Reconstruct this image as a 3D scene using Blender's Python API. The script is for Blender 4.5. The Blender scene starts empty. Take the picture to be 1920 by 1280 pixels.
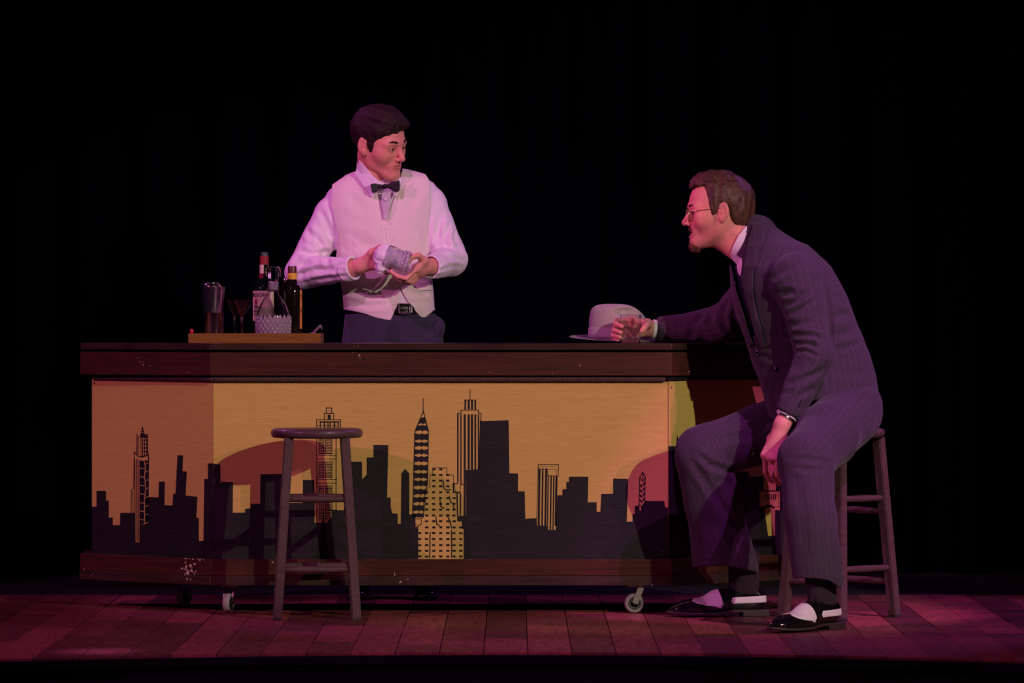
import bpy, bmesh, math, random
import numpy as np
from mathutils import Vector, Matrix

# ------------------------------------------------------------------ camera, world, lights, exposure
C = bpy.context.scene
R = math.radians
D0, F, HX, HY, CZ = 16.0, 8960.0, 960.0, 600.0, 0.982   # bar front is the plane Y = 0, stage floor is Z = 0

cam_d = bpy.data.cameras.new('camera'); cam = bpy.data.objects.new('camera', cam_d); C.collection.objects.link(cam)
cam.location = (0, -D0, CZ); cam.rotation_euler = (R(90), 0, 0)
cam_d.sensor_width = 36; cam_d.lens = F / 1920 * 36; cam_d.shift_y = -40 / 1920
cam_d.clip_end = 100
C.camera = cam
C.view_settings.view_transform = 'Standard'; C.view_settings.look = 'None'
C.view_settings.gamma = 1; C.view_settings.use_curve_mapping = False
C.view_settings.exposure = 0.0

wd = bpy.data.worlds.new('dark_theatre'); C.world = wd; wd.use_nodes = True
wd.node_tree.nodes['Background'].inputs[0].default_value = (0.30, 0.16, 0.5, 1)
wd.node_tree.nodes['Background'].inputs[1].default_value = 0.012

def spot(name, target, az, el, dist, col, power, size, blend=0.25, radius=0.06):
    """stage lantern: az measured from straight ahead of the stage, + to stage right of the picture"""
    d = bpy.data.lights.new(name, 'SPOT'); o = bpy.data.objects.new(name, d); C.collection.objects.link(o)
    t = Vector(target)
    v = Vector((math.sin(R(az)) * math.cos(R(el)), -math.cos(R(az)) * math.cos(R(el)), math.sin(R(el))))
    o.location = t + v * dist
    o.rotation_euler = (-v).to_track_quat('-Z', 'Y').to_euler()
    d.color = col; d.energy = power; d.spot_size = R(size); d.spot_blend = blend; d.shadow_soft_size = radius
    return o
WARM = (1.0, 0.93, 0.72); MAG = (1.0, 0.22, 0.74); PUR = (0.62, 0.14, 1.0)
spot('warm_front_lantern', (0.47, 0, 0.95), 28, 18, 10, WARM, 1330, 16.8, .2)
spot('magenta_right_lantern', (0.1, 0, 0.8), 37, 18, 10, MAG, 640, 32)
spot('magenta_left_lantern', (-0.5, 0, 0.7), -46, 24, 10, MAG, 1000, 28)
spot('barman_special_lantern', (-0.52, 0.9, 1.40), -16, 34, 9, (1.0, 0.22, 0.85), 1050, 8.5, .5)
spot('guest_special_lantern', (1.18, -0.45, 0.80), 30, 52, 9, (0.85, 0.12, 0.90), 2200, 8.8, .5)
spot('guest_face_fill', (0.56, 0.0, 1.16), -58, 24, 9, (1.0, .16, .55), 1150, 5.2, .6)  # added fill, brightens the seated man's face and hand without the panel
spot('purple_spill_lantern', (-1.22, -1.82, 0), -20, 60, 5, (0.8, .25, 1.0), 1000, 3.2, .8)
spot('magenta_back_lantern', (-0.5, 0.9, 1.3), -120, 42, 6, (1.0, .16, .9), 300, 30)
spot('purple_back_lantern', (0.6, 0.2, 1.1), 125, 42, 6, PUR, 260, 36)

# ------------------------------------------------------------------ helpers
def W(px, py, Y):
    k = (D0 + Y) / F
    return Vector(((px - HX) * k, Y, CZ + (HY - py) * k))

def link(o, parent=None):
    C.collection.objects.link(o)
    if parent is not None: o.parent = parent
    return o
def tag(o, label=None, cat=None, group=None, kind=None):
    if label: o['label'] = label
    if cat: o['category'] = cat
    if group: o['group'] = group
    if kind: o['kind'] = kind
    return o
def empty(name, loc=(0, 0, 0), rz=0):
    o = bpy.data.objects.new(name, None); o.location = loc; o.rotation_euler = (0, 0, rz)
    o.empty_display_size = 0.05
    return link(o)
def setpar(o, parent, world=True):
    o.parent = parent
    if world: o.matrix_parent_inverse = Matrix.Translation(-Vector(parent.location)) if parent.rotation_euler[2] == 0 else parent.matrix_basis.inverted()
    return o
def obj(name, bm, mats, parent=None, smooth=None, world=True):
    me = bpy.data.meshes.new(name); bm.normal_update(); bm.to_mesh(me); bm.free()
    for m in (mats if isinstance(mats, (list, tuple)) else [mats]): me.materials.append(m)
    o = bpy.data.objects.new(name, me); link(o)
    if smooth is not None:
        me.shade_smooth()
        if smooth < 180: 
            me.set_sharp_from_angle(angle=R(smooth))
    if parent is not None: setpar(o, parent, world)
    return o
def add_box(bm, lo, hi, bevel=0, mi=0):
    x0, y0, z0 = lo; x1, y1, z1 = hi
    vs = [bm.verts.new(p) for p in ((x0,y0,z0),(x1,y0,z0),(x1,y1,z0),(x0,y1,z0),(x0,y0,z1),(x1,y0,z1),(x1,y1,z1),(x0,y1,z1))]
    fs = [bm.faces.new([vs[i] for i in q]) for q in ((0,3,2,1),(4,5,6,7),(0,1,5,4),(1,2,6,5),(2,3,7,6),(3,0,4,7))]
    for f in fs: f.material_index = mi
    if bevel:
        es = set(e for f in fs for e in f.edges)
        bmesh.ops.bevel(bm, geom=list(es), offset=bevel, segments=2, affect='EDGES', profile=0.6)
    return vs
def add_prism(bm, pts, z0, z1, bevel=0, mi=0):
    """pts: plan polygon (x, y) counter-clockwise"""
    a = sum(pts[i][0]*pts[(i+1)%len(pts)][1]-pts[(i+1)%len(pts)][0]*pts[i][1] for i in range(len(pts)))
    if a < 0: pts = pts[::-1]
    lo = [bm.verts.new((x, y, z0)) for x, y in pts]; hi = [bm.verts.new((x, y, z1)) for x, y in pts]
    n = len(pts); fs = [bm.faces.new(lo[::-1]), bm.faces.new(hi)]
    for i in range(n): fs.append(bm.faces.new((lo[i], lo[(i+1)%n], hi[(i+1)%n], hi[i])))
    for f in fs: f.material_index = mi
    if bevel:
        es = set(e for f in fs for e in f.edges)
        bmesh.ops.bevel(bm, geom=list(es), offset=bevel, segments=2, affect='EDGES', profile=0.6)
def add_lathe(bm, prof, n=32, M=None, mi=0, close=False):
    """prof: (r, z) list; M maps local to world"""
    M = M or Matrix(); rings = []
    for r, z in prof:
        if r < 1e-6: rings.append([bm.verts.new(M @ Vector((0, 0, z)))])
        else: rings.append([bm.verts.new(M @ Vector((r*math.cos(2*math.pi*i/n), r*math.sin(2*math.pi*i/n), z))) for i in range(n)])
    prs = list(zip(rings, rings[1:])) + ([(rings[-1], rings[0])] if close else [])
    for a, b in prs:
        for i in range(n):
            j = (i+1) % n
            if len(a) == 1 and len(b) == 1: continue
            if len(a) == 1: f = bm.faces.new((a[0], b[j], b[i]))
            elif len(b) == 1: f = bm.faces.new((a[i], a[j], b[0]))
            else: f = bm.faces.new((a[i], a[j], b[j], b[i]))
            f.material_index = mi
    return rings
def frame(d):
    d = Vector(d).normalized(); u = Vector((0, 0, 1)) if abs(d.z) < 0.9 else Vector((1, 0, 0))
    a = d.cross(u).normalized(); return a, a.cross(d).normalized()
def add_tube(bm, pts, rad, n=8, mi=0, cap=True, flat=None):
    pts = [Vector(p) for p in pts]; rad = rad if isinstance(rad, (list, tuple)) else [rad]*len(pts)
    rings = []; a = None
    for i, p in enumerate(pts):
        d = (pts[min(i+1, len(pts)-1)] - pts[max(i-1, 0)]).normalized()
        if a is None: a, b = frame(d)
        else:
            a = (a - d * a.dot(d)).normalized(); b = a.cross(d).normalized()
        f = flat or (1, 1)
        rings.append([bm.verts.new(p + (a*math.cos(2*math.pi*k/n)*f[0] + b*math.sin(2*math.pi*k/n)*f[1]) * rad[i]) for k in range(n)])
    for r0, r1 in zip(rings, rings[1:]):
        for k in range(n):
            f_ = bm.faces.new((r0[k], r1[k], r1[(k+1)%n], r0[(k+1)%n])); f_.material_index = mi
    if cap:
        bm.faces.new(rings[0]).material_index = mi; bm.faces.new(rings[-1][::-1]).material_index = mi
def add_bar(bm, a, b, w, h, up=(0,0,1), bevel=0, w1=None, h1=None, mi=0):
    """rectangular section bar from a to b"""
    a, b = Vector(a), Vector(b); d = (b-a).normalized(); s = d.cross(Vector(up)).normalized(); t = s.cross(d).normalized()
    w1 = w1 or w; h1 = h1 or h; vs = []
    for p, ww, hh in ((a, w, h), (b, w1, h1)):
        vs.append([bm.verts.new(p + s*ww/2*i + t*hh/2*j) for i, j in ((-1,-1),(1,-1),(1,1),(-1,1))])
    fs = [bm.faces.new(vs[0]), bm.faces.new(vs[1][::-1])]
    for k in range(4): fs.append(bm.faces.new((vs[0][k], vs[1][k], vs[1][(k+1)%4], vs[0][(k+1)%4])))
    for f in fs: f.material_index = mi
    if bevel: bmesh.ops.bevel(bm, geom=list(set(e for f in fs for e in f.edges)), offset=bevel, segments=2, affect='EDGES')
def NB(): return bmesh.new()
def axisM(p, d):
    """matrix placing local z along d with origin p"""
    q = Vector(d).normalized().to_track_quat('Z', 'Y'); return Matrix.Translation(Vector(p)) @ q.to_matrix().to_4x4()

# ------------------------------------------------------------------ materials
MATS = {}
def mat(name, col, rough=0.6, metal=0, col2=None, nscale=8, stretch=(1,1,1), bump=0, bscale=60, sheen=0, coat=0, spec=0.5,
        trans=0, ior=1.45, attr=None, chips=0, rnd=0, coords='Object', detail=5, contrast=(0.35, 0.65), sss=0, tint=None, rrough=0):
    m = bpy.data.materials.new(name); m.use_nodes = True; nt = m.node_tree; N = nt.nodes; L = nt.links
    b = N['Principled BSDF']; b.inputs['Base Color'].default_value = (*col, 1); b.inputs['Roughness'].default_value = rough
    b.inputs['Metallic'].default_value = metal; b.inputs['IOR'].default_value = ior
    b.inputs['Specular IOR Level'].default_value = spec
    b.inputs['Transmission Weight'].default_value = trans
    b.inputs['Coat Weight'].default_value = coat; b.inputs['Coat Roughness'].default_value = 0.12
    b.inputs['Sheen Weight'].default_value = sheen; b.inputs['Sheen Roughness'].default_value = 0.5
    if sss:
        b.inputs['Subsurface Weight'].default_value = sss; b.inputs['Subsurface Radius'].default_value = (1, .35, .2); b.inputs['Subsurface Scale'].default_value = 0.006
    tc = N.new('ShaderNodeTexCoord'); mp = N.new('ShaderNodeMapping'); mp.inputs['Scale'].default_value = stretch
    if coords == 'World':
        g = N.new('ShaderNodeNewGeometry'); L.new(g.outputs['Position'], mp.inputs['Vector'])
    else: L.new(tc.outputs[coords], mp.inputs['Vector'])
    src = None
    if attr:
        a = N.new('ShaderNodeAttribute'); a.attribute_name = attr; src = a.outputs['Color']
    if col2 is not None:
        n = N.new('ShaderNodeTexNoise'); n.inputs['Scale'].default_value = nscale; n.inputs['Detail'].default_value = detail
        n.inputs['Roughness'].default_value = 0.6; L.new(mp.outputs[0], n.inputs['Vector'])
        r = N.new('ShaderNodeMapRange'); r.inputs[1].default_value = contrast[0]; r.inputs[2].default_value = contrast[1]; L.new(n.outputs['Fac'], r.inputs[0])
        x = N.new('ShaderNodeMix'); x.data_type = 'RGBA'; L.new(r.outputs[0], x.inputs[0])
        if src is None: x.inputs[6].default_value = (*col, 1)
        else: L.new(src, x.inputs[6])
        x.inputs[7].default_value = (*col2, 1)
        if src is not None:
            x.blend_type = 'MULTIPLY'
        src = x.outputs[2]
        if rrough:
            rr = N.new('ShaderNodeMapRange'); L.new(n.outputs['Fac'], rr.inputs[0]); rr.inputs[1].default_value = .3; rr.inputs[2].default_value = .7
            rr.inputs[3].default_value = rough; rr.inputs[4].default_value = rough + rrough; L.new(rr.outputs[0], b.inputs['Roughness'])
    if rnd:
        oi = N.new('ShaderNodeObjectInfo'); mr = N.new('ShaderNodeMapRange'); L.new(oi.outputs['Random'], mr.inputs[0])
        mr.inputs[3].default_value = 1 - rnd; mr.inputs[4].default_value = 1 + rnd
        vm = N.new('ShaderNodeVectorMath'); vm.operation = 'SCALE'; L.new(mr.outputs[0], vm.inputs['Scale'])
        if src is None: vm.inputs[0].default_value = col
        else: L.new(src, vm.inputs[0])
        src = vm.outputs[0]
    if chips:
        v = N.new('ShaderNodeTexNoise'); v.inputs['Scale'].default_value = 85; v.inputs['Detail'].default_value = 2; L.new(tc.outputs['Object'], v.inputs['Vector'])
        v2 = N.new('ShaderNodeTexNoise'); v2.inputs['Scale'].default_value = 7; L.new(tc.outputs['Object'], v2.inputs['Vector'])
        ad = N.new('ShaderNodeMath'); ad.operation = 'MULTIPLY'; L.new(v.outputs['Fac'], ad.inputs[0]); L.new(v2.outputs['Fac'], ad.inputs[1])
        cr = N.new('ShaderNodeMapRange'); cr.inputs[1].default_value = chips; cr.inputs[2].default_value = chips + 0.02; L.new(ad.outputs[0], cr.inputs[0])
        x = N.new('ShaderNodeMix'); x.data_type = 'RGBA'; L.new(cr.outputs[0], x.inputs[0])
        if src is None: x.inputs[6].default_value = (*col, 1)
        else: L.new(src, x.inputs[6])
        x.inputs[7].default_value = (.75, .62, .5, 1); src = x.outputs[2]
    if src is not None: L.new(src, b.inputs['Base Color'])
    if bump:
        n2 = N.new('ShaderNodeTexNoise'); n2.inputs['Scale'].default_value = bscale; n2.inputs['Detail'].default_value = 3; L.new(mp.outputs[0], n2.inputs['Vector'])
        bp = N.new('ShaderNodeBump'); bp.inputs['Strength'].default_value = bump; bp.inputs['Distance'].default_value = 0.004
        L.new(n2.outputs['Fac'], bp.inputs['Height']); L.new(bp.outputs[0], b.inputs['Normal'])
    MATS[name] = m
    return m

M_mahog = mat('mahogany', (.085, .024, .012), .38, col2=(.05, .014, .008), nscale=6, stretch=(.6, 1, 14), coat=.25, chips=.43, bump=.05, bscale=30)
M_topwood = mat('bar_top_wood', (.06, .03, .022), .28, col2=(.035, .018, .014), nscale=5, stretch=(.6, 4, 4), coat=.4, chips=.45)
M_lip = mat('worn_base_wood', (.06, .03, .02), .4, col2=(.035, .016, .01), nscale=8, stretch=(.6, 1, 10), chips=.45)
M_panel = mat('tan_painted_plywood', (.70, .50, .125), .65, col2=(.62, .43, .105), nscale=30, stretch=(.6, .6, 9), bump=.12, bscale=60, spec=.3)
M_black = mat('black_paint', (.012, .010, .011), .55, col2=(.022, .018, .02), nscale=30, stretch=(.5, .5, 9), bump=.25, bscale=70, spec=.35, contrast=(.45, .7))
M_line = mat('black_marker_line', (.014, .011, .012), .6, spec=.3)
M_rope = mat('brown_rope', (.10, .06, .05), .9, col2=(.06, .035, .03), nscale=120)
M_plank = mat('stage_plank', (.30, .082, .060), .40, col2=(.105, .027, .021), nscale=9, stretch=(5, .8, 1), bump=.1, bscale=60, rnd=.5, coords='World', contrast=(.25, .75), rrough=.25, chips=.5)
M_under = mat('joint_gap_black', (.01, .007, .007), .9)
M_blackfloor = mat('black_stage_paint', (.006, .005, .008), .8, col2=(.003, .003, .004), nscale=5)
M_curtain = mat('black_velour', (.0012, .001, .0035), 1.0, spec=0)
M_apron = mat('black_riser_cloth', (.005, .005, .007), .9, spec=.1)
M_stool = mat('dark_painted_stool', (.105, .062, .06), .42, col2=(.08, .045, .042), nscale=14, stretch=(1, 1, 5), bump=.12, bscale=90, coat=.1)
M_steel = mat('polished_steel', (.80, .76, .78), .19, metal=1)
M_tin = mat('dull_caster_steel', (.35, .3, .28), .35, metal=1)
M_tyre = mat('grey_rubber_tyre', (.30, .27, .25), .6)
M_darkrub = mat('dark_hub', (.03, .028, .03), .5)
M_glass = mat('clear_glass', (.97, .97, 1), .02, trans=1, ior=1.45)
M_crystal = mat('cut_crystal', (.97, .95, 1), .03, trans=1, ior=1.50)
M_facet = mat('pink_lit_crystal_facets', (.95, .75, .88), .10, trans=.62, ior=1.5, spec=1.0)  # pink of the stage light is mixed into the clear crystal's colour
M_greenglass = mat('dark_green_glass', (.006, .018, .008), .06, spec=.6, coat=.5)
M_darkglass = mat('black_brown_glass', (.010, .006, .004), .06, spec=.6, coat=.5)
M_tray = mat('honey_wood_tray', (.27, .11, .014), .45, col2=(.20, .08, .010), nscale=10, stretch=(.5, 1, 10), coat=.2)
M_label = mat('cream_paper_label', (.80, .66, .46), .7)
M_redlab = mat('dark_red_paper', (.28, .02, .025), .6)
M_yellab = mat('yellow_paper', (.85, .48, .06), .6)
M_orglab = mat('orange_paper', (.75, .28, .04), .6)
M_ink = mat('black_ink', (.02, .015, .015), .6)
M_maroon = mat('maroon_cap', (.11, .018, .025), .35)
M_white = mat('white_cotton', (.80, .76, .78), .85, bump=.05, bscale=300, sheen=.2)
M_vest = mat('off_white_vest_cloth', (.80, .74, .66), .8, col2=(.75, .69, .61), nscale=220, bump=.05, bscale=400, sheen=.15)
M_seam = mat('vest_seam_shadow_thread', (.45, .38, .32), .9)
M_btn = mat('pearl_button', (.75, .68, .66), .3)
M_bow = mat('black_satin', (.006, .005, .006), .5)
M_navy = mat('navy_trouser_cloth', (.030, .026, .05), .9, col2=(.022, .02, .04), nscale=200, sheen=.15)
M_belt = mat('black_belt_leather', (.008, .007, .007), .3)
M_skin = mat('skin', (.62, .33, .23), .5, attr='Col', spec=.35, sss=.25, bump=.03, bscale=200)
M_hairdk = mat('dark_brown_hair', (.032, .014, .012), .62, col2=(.012, .006, .006), nscale=90, bump=.6, bscale=160, spec=.22)
M_hairbr = mat('chestnut_hair', (.125, .052, .030), .5, col2=(.05, .02, .014), nscale=50, bump=.6, bscale=130, spec=.4)
M_beard = mat('reddish_beard', (.17, .052, .022), .8, col2=(.07, .022, .012), nscale=90, bump=.8, bscale=220)
M_eye = mat('eye_white', (.42, .34, .32), .25); M_iris = mat('dark_iris', (.02, .012, .01), .15)
M_mouth = mat('mouth_inside', (.03, .008, .008), .6)
M_shoeblk = mat('black_patent_leather', (.006, .005, .006), .12, coat=.8)
M_shoewht = mat('white_shoe_leather', (.82, .76, .78), .4)
M_sole = mat('dark_sole', (.035, .022, .018), .6)
M_sock = mat('charcoal_sock', (.028, .018, .022), .95)
M_lace = mat('black_lace', (.012, .01, .012), .7)
M_hat = mat('grey_felt', (.50, .42, .40), .9, col2=(.44, .37, .35), nscale=60, sheen=.3)
M_band = mat('pale_hat_band', (.60, .50, .52), .5)
M_wire = mat('gold_wire', (.9, .7, .35), .25, metal=1)
M_tie = mat('dark_navy_tie', (.015, .013, .03), .5, col2=(.05, .04, .08), nscale=70, contrast=(.6, .64))
M_cherry = mat('red_glass_bead', (.5, .02, .05), .2)
M_napkin = mat('crumpled_napkin', (.75, .68, .7), .9)
M_suit = mat('grey_pinstripe_suit', (.064, .045, .064), .9, col2=(.042, .030, .044), nscale=260, stretch=(1, 1, .35), sheen=.1, spec=.2, contrast=(.3, .7))
def add_stripes(m, period=.021, width=.045, gain=1.28):
    nt = m.node_tree; N = nt.nodes; L = nt.links; b = N['Principled BSDF']
    lk = b.inputs['Base Color'].links[0]; src = lk.from_socket
    a = N.new('ShaderNodeAttribute'); a.attribute_name = 'stripe'
    d = N.new('ShaderNodeMath'); d.operation = 'DIVIDE'; L.new(a.outputs['Fac'], d.inputs[0]); d.inputs[1].default_value = period
    f = N.new('ShaderNodeMath'); f.operation = 'FRACT'; L.new(d.outputs[0], f.inputs[0])
    s = N.new('ShaderNodeMath'); s.operation = 'SUBTRACT'; L.new(f.outputs[0], s.inputs[0]); s.inputs[1].default_value = .5
    ab = N.new('ShaderNodeMath'); ab.operation = 'ABSOLUTE'; L.new(s.outputs[0], ab.inputs[0])
    mr = N.new('ShaderNodeMapRange'); L.new(ab.outputs[0], mr.inputs[0]); mr.inputs[1].default_value = width; mr.inputs[2].default_value = width*2.2
    mr.inputs[3].default_value = gain; mr.inputs[4].default_value = 1.0
    vm = N.new('ShaderNodeVectorMath'); vm.operation = 'SCALE'; L.new(src, vm.inputs[0]); L.new(mr.outputs[0], vm.inputs['Scale'])
    L.new(vm.outputs[0], b.inputs['Base Color'])
add_stripes(M_suit)
# ------------------------------------------------------------------ the stage
def edge_y(x):       # front edge of the apron, gently curved
    px = x * F / 14.1 + HX
    t = (px - 960) / 960
    y = 1222 + (13 * t * t if t < 0 else 17 * t * t)
    return D0 * (CZ * F / D0) / (y - HY) - D0
YB = 1.10
floor_root = None
def build_floor():
    global floor_root
    rnd = random.Random(5)
    bm = NB()
    pts = [(x, edge_y(x)) for x in np.linspace(-2.2, 2.2, 24)] + [(2.2, YB), (-2.2, YB)]
    add_prism(bm, pts, -.06, -.012)
    fl = obj('floor', bm, M_under); tag(fl, 'reddish brown wooden stage floor of long boards under the bar', kind='structure')
    floor_root = fl
    w = .131; x = -2.2 + .02; k = 0; meshes = {}
    while x < 2.2:
        x1 = min(x + w, 2.2)
        ys = [YB]; y = YB - rnd.uniform(.25, 1.1)
        while y > edge_y((x+x1)/2) + .3:
            ys.append(y); y -= rnd.uniform(.7, 1.5)
        for i, ya in enumerate(ys):
            last = i == len(ys) - 1
            yb = None if last else ys[i+1]
            bm = NB()
            g = .0012; dz = rnd.uniform(-.0008, .0006)
            if last: p = [(x+g, edge_y(x)), (x1-g, edge_y(x1)), (x1-g, ya-g), (x+g, ya-g)]
            else: p = [(x+g, yb+g), (x1-g, yb+g), (x1-g, ya-g), (x+g, ya-g)]
            add_prism(bm, p, -.012, dz)
            es = [e for e in bm.edges if all(abs(v.co.z - dz) < 1e-6 for v in e.verts)]
            bmesh.ops.bevel(bm, geom=es, offset=.0012, segments=1, affect='EDGES')
            obj('plank', bm, M_plank, fl)
        x = x1
build_floor()
bm = NB(); add_box(bm, (-5, YB, -.06), (5, 4.2, -.004)); tag(obj('floor_rear', bm, M_blackfloor), 'black painted rear stage floor beyond the boards', kind='structure')
bm = NB()
xs = np.linspace(-2.2, 2.2, 40)
for a_, b_ in zip(xs, xs[1:]):
    ya, yb = edge_y(a_), edge_y(b_)
    vs = [bm.verts.new(p) for p in ((a_, ya-.03, -.9), (b_, yb-.03, -.9), (b_, yb-.03, -.03), (a_, ya-.03, -.03), (a_, ya+.02, -.9), (b_, yb+.02, -.9), (b_, yb+.02, -.03), (a_, ya+.02, -.03))]
    for q in ((0,1,2,3), (3,2,6,7)): bm.faces.new([vs[i] for i in q])
bmesh.ops.remove_doubles(bm, verts=bm.verts, dist=1e-5)
tag(obj('trim_2', bm, M_apron, smooth=30), 'black cloth covered riser below the front edge of the stage', kind='structure')
bm = NB()
for a_, b_ in zip(xs, xs[1:]):
    ya, yb = edge_y(a_), edge_y(b_)
    q = [[bm.verts.new((x_, y_+o, z)) for o, z in ((.002, -.032), (-.045, -.032), (-.045, -.008), (.0, -.008))] for x_, y_ in ((a_, ya), (b_, yb))]
    for k in range(4): bm.faces.new((q[0][k], q[1][k], q[1][(k+1)%4], q[0][(k+1)%4]))
bmesh.ops.remove_doubles(bm, verts=bm.verts, dist=1e-5)
tag(obj('trim_1', bm, M_apron, smooth=30), 'black nosing along the curved front edge of the stage', kind='structure')
# curtain, drawn in several widths with soft vertical folds
cur = empty('stage_curtain', (0, 2.6, 0)); tag(cur, 'black stage curtain hanging in folds behind the bar', 'curtain')
for s in range(5):
    x0 = -5 + 2*s; bm = NB(); n = 120; rows = []
    for z in (0.0, .4, 1.5, 2.8, 4.0):
        rows.append([bm.verts.new((x0 + 2*i/n, 2.6 + .05*math.sin((x0+2*i/n)*24 + .7*math.sin((x0+2*i/n)*3.1)) + .025*math.sin((x0+2*i/n)*9.3+z*.2), z)) for i in range(n+1)])
    for r0, r1 in zip(rows, rows[1:]):
        for i in range(n): bm.faces.new((r0[i], r0[i+1], r1[i+1], r1[i]))
    obj('curtain_panel', bm, M_curtain, cur, smooth=180)

# ------------------------------------------------------------------ the bar
S = D0 / F
def X(px, Y=0): return (px - HX) * (D0 + Y) / F
def Z(py, Y=0): return CZ + (HY - py) * (D0 + Y) / F
SL, YBK = .38, .62
def plan(pl, pr, yl, cl, cr, yf):   # outline: left end, front left corner, front right corner, right end
    return [(X(pl, yl), yl), (X(cl, yf), yf), (X(cr, yf), yf), (X(pr, yl), yl)]
outer = plan(150, 1505, SL, 394, 1259, 0.0)
panelp = plan(172, 1481, SL + .015, 399, 1253, .030)
inner = plan(190, 1463, SL + .03, 404, 1248, .050)
bar = empty('bar_counter', (X(826), .3, 0)); tag(bar, 'long angled bar counter on casters, tan front painted with a black city skyline', 'bar counter')
def boards(name, out, inn, z0, z1, m, bevel=.002, ends=True):
    res = []
    for i in range(3):
        bm = NB(); add_prism(bm, [out[i], out[i+1], inn[i+1], inn[i]], z0, z1, bevel); res.append(obj(name, bm, m, bar))
    for (o, i_, sx) in ((out[0], inn[0], -1), (out[3], inn[3], 1)):
        bm = NB(); add_prism(bm, [o, i_, (i_[0], YBK), (o[0], YBK)], z0, z1, bevel); res.append(obj(name, bm, m, bar))
    return res
# top slab
top = plan(151, 1504, SL, 393, 1260, -.004)
bm = NB(); zt = Z(643.5)
add_prism(bm, top + [(top[3][0], YBK+.02), (top[0][0], YBK+.02)], Z(656), zt, .003); obj('counter_top', bm, M_topwood, bar)
# dark recess under the top, fascia, rope, panels, base
rec = plan(160, 1495, SL+.01, 398, 1255, .018)
boards('recess_strip', rec, inner, Z(661), Z(656)+.0001, M_blackfloor, 0)
fasc = boards('fascia_board', outer, inner, Z(704), Z(660.5), M_mahog)
boards('base_rail', outer, inner, Z(1079), Z(1048), M_mahog)
lipo = plan(149, 1506, SL-.006, 393, 1260, -.006)
boards('base_lip', lipo, inner, Z(1097), Z(1079.3), M_lip)
pans = []
for i in range(3):
    bm = NB(); a0, a1, b1, b0 = panelp[i], panelp[i+1], inner[i+1], inner[i]
    # a hairline seam between neighbouring panels
    d = Vector((a1[0]-a0[0], a1[1]-a0[1])).normalized() * .0012
    add_prism(bm, [(a0[0]+d.x, a0[1]+d.y), (a1[0]-d.x, a1[1]-d.y), (b1[0]-d.x, b1[1]-d.y), (b0[0]+d.x, b0[1]+d.y)], Z(1048.5), Z(704.5))
    pans.append(obj('painted_panel', bm, M_panel, bar))
bm = NB(); add_prism(bm, [inner[0], (inner[0][0]+.02, inner[0][1]), (inner[0][0]+.02, YBK), (inner[0][0], YBK)], Z(1048.5), Z(704.5)); obj('side_panel', bm, M_black, bar)
bm = NB(); add_prism(bm, [inner[3], (inner[3][0]-.02, inner[3][1]), (inner[3][0]-.02, YBK), (inner[3][0], YBK)], Z(1048.5), Z(704.5)); obj('side_panel', bm, M_black, bar)
bm = NB(); add_prism(bm, inner + [(inner[3][0], YBK), (inner[0][0], YBK)], Z(1085), Z(1075)); obj('bottom_board', bm, M_blackfloor, bar)

# painted skyline: flat paint shapes a hair proud of each panel
def plane_pt(i, px, py, off):
    """the point of panel i (its face plane) seen at px, py in the plan drawing"""
    (x0, y0), (x1, y1) = panelp[i], panelp[i+1]
    # ray: x = (px-HX)(16+Y)/F
    k = (px - HX) / F
    dx, dy = x1-x0, y1-y0
    # x0+t dx = k(16+y0+t dy)
    t = (k*(D0+y0) - x0) / (dx - k*dy)
    x, y = x0+t*dx, y0+t*dy
    n = Vector((dy, -dx)).normalized()
    return Vector((x + n.x*off, y + n.y*off, CZ + (HY-py)*(D0+y)/F))
class Paint:
    def __init__(s, i): s.i = i; s.bm = NB()
    def poly(s, pts, off=.0006, mi=0):
        vs = [s.bm.verts.new(plane_pt(s.i, x, y, off)) for x, y in pts]
        es = [s.bm.edges.new((vs[k], vs[(k+1) % len(vs)])) for k in range(len(vs))]
        r = bmesh.ops.triangle_fill(s.bm, edges=es, use_beauty=True)
        for f in r['geom']:
            if isinstance(f, bmesh.types.BMFace):
                f.material_index = mi; f.normal_update()
                if f.normal.y > 0: f.normal_flip()
    def rect(s, x0, y0, x1, y1, off=.0006, mi=0): s.poly([(x0,y0),(x1,y0),(x1,y1),(x0,y1)], off, mi)
    def line(s, pts, w=1.3, off=.0009, mi=0):
        for (x0,y0),(x1,y1) in zip(pts, pts[1:]):
            d = math.hypot(x1-x0, y1-y0); 
            if d < 1e-6: continue
            nx, ny = -(y1-y0)/d*w/2, (x1-x0)/d*w/2
            ex, ey = (x1-x0)/d*w*.4, (y1-y0)/d*w*.4
            s.poly([(x0+nx-ex,y0+ny-ey),(x1+nx+ex,y1+ny+ey),(x1-nx+ex,y1-ny+ey),(x0-nx-ex,y0-ny-ey)], off, mi)
A = lambda p: [(140 + x/3.4595, 690 + y/3.4595) for x, y in p]
B = lambda p: [(540 + x/3.764, 720 + y/3.764) for x, y in p]
Cc = lambda p: [(900 + x/3.765, 720 + y/3.765) for x, y in p]
YBOT = 1047.5
def A1(x, y): return A([(x, y)])[0]
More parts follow.
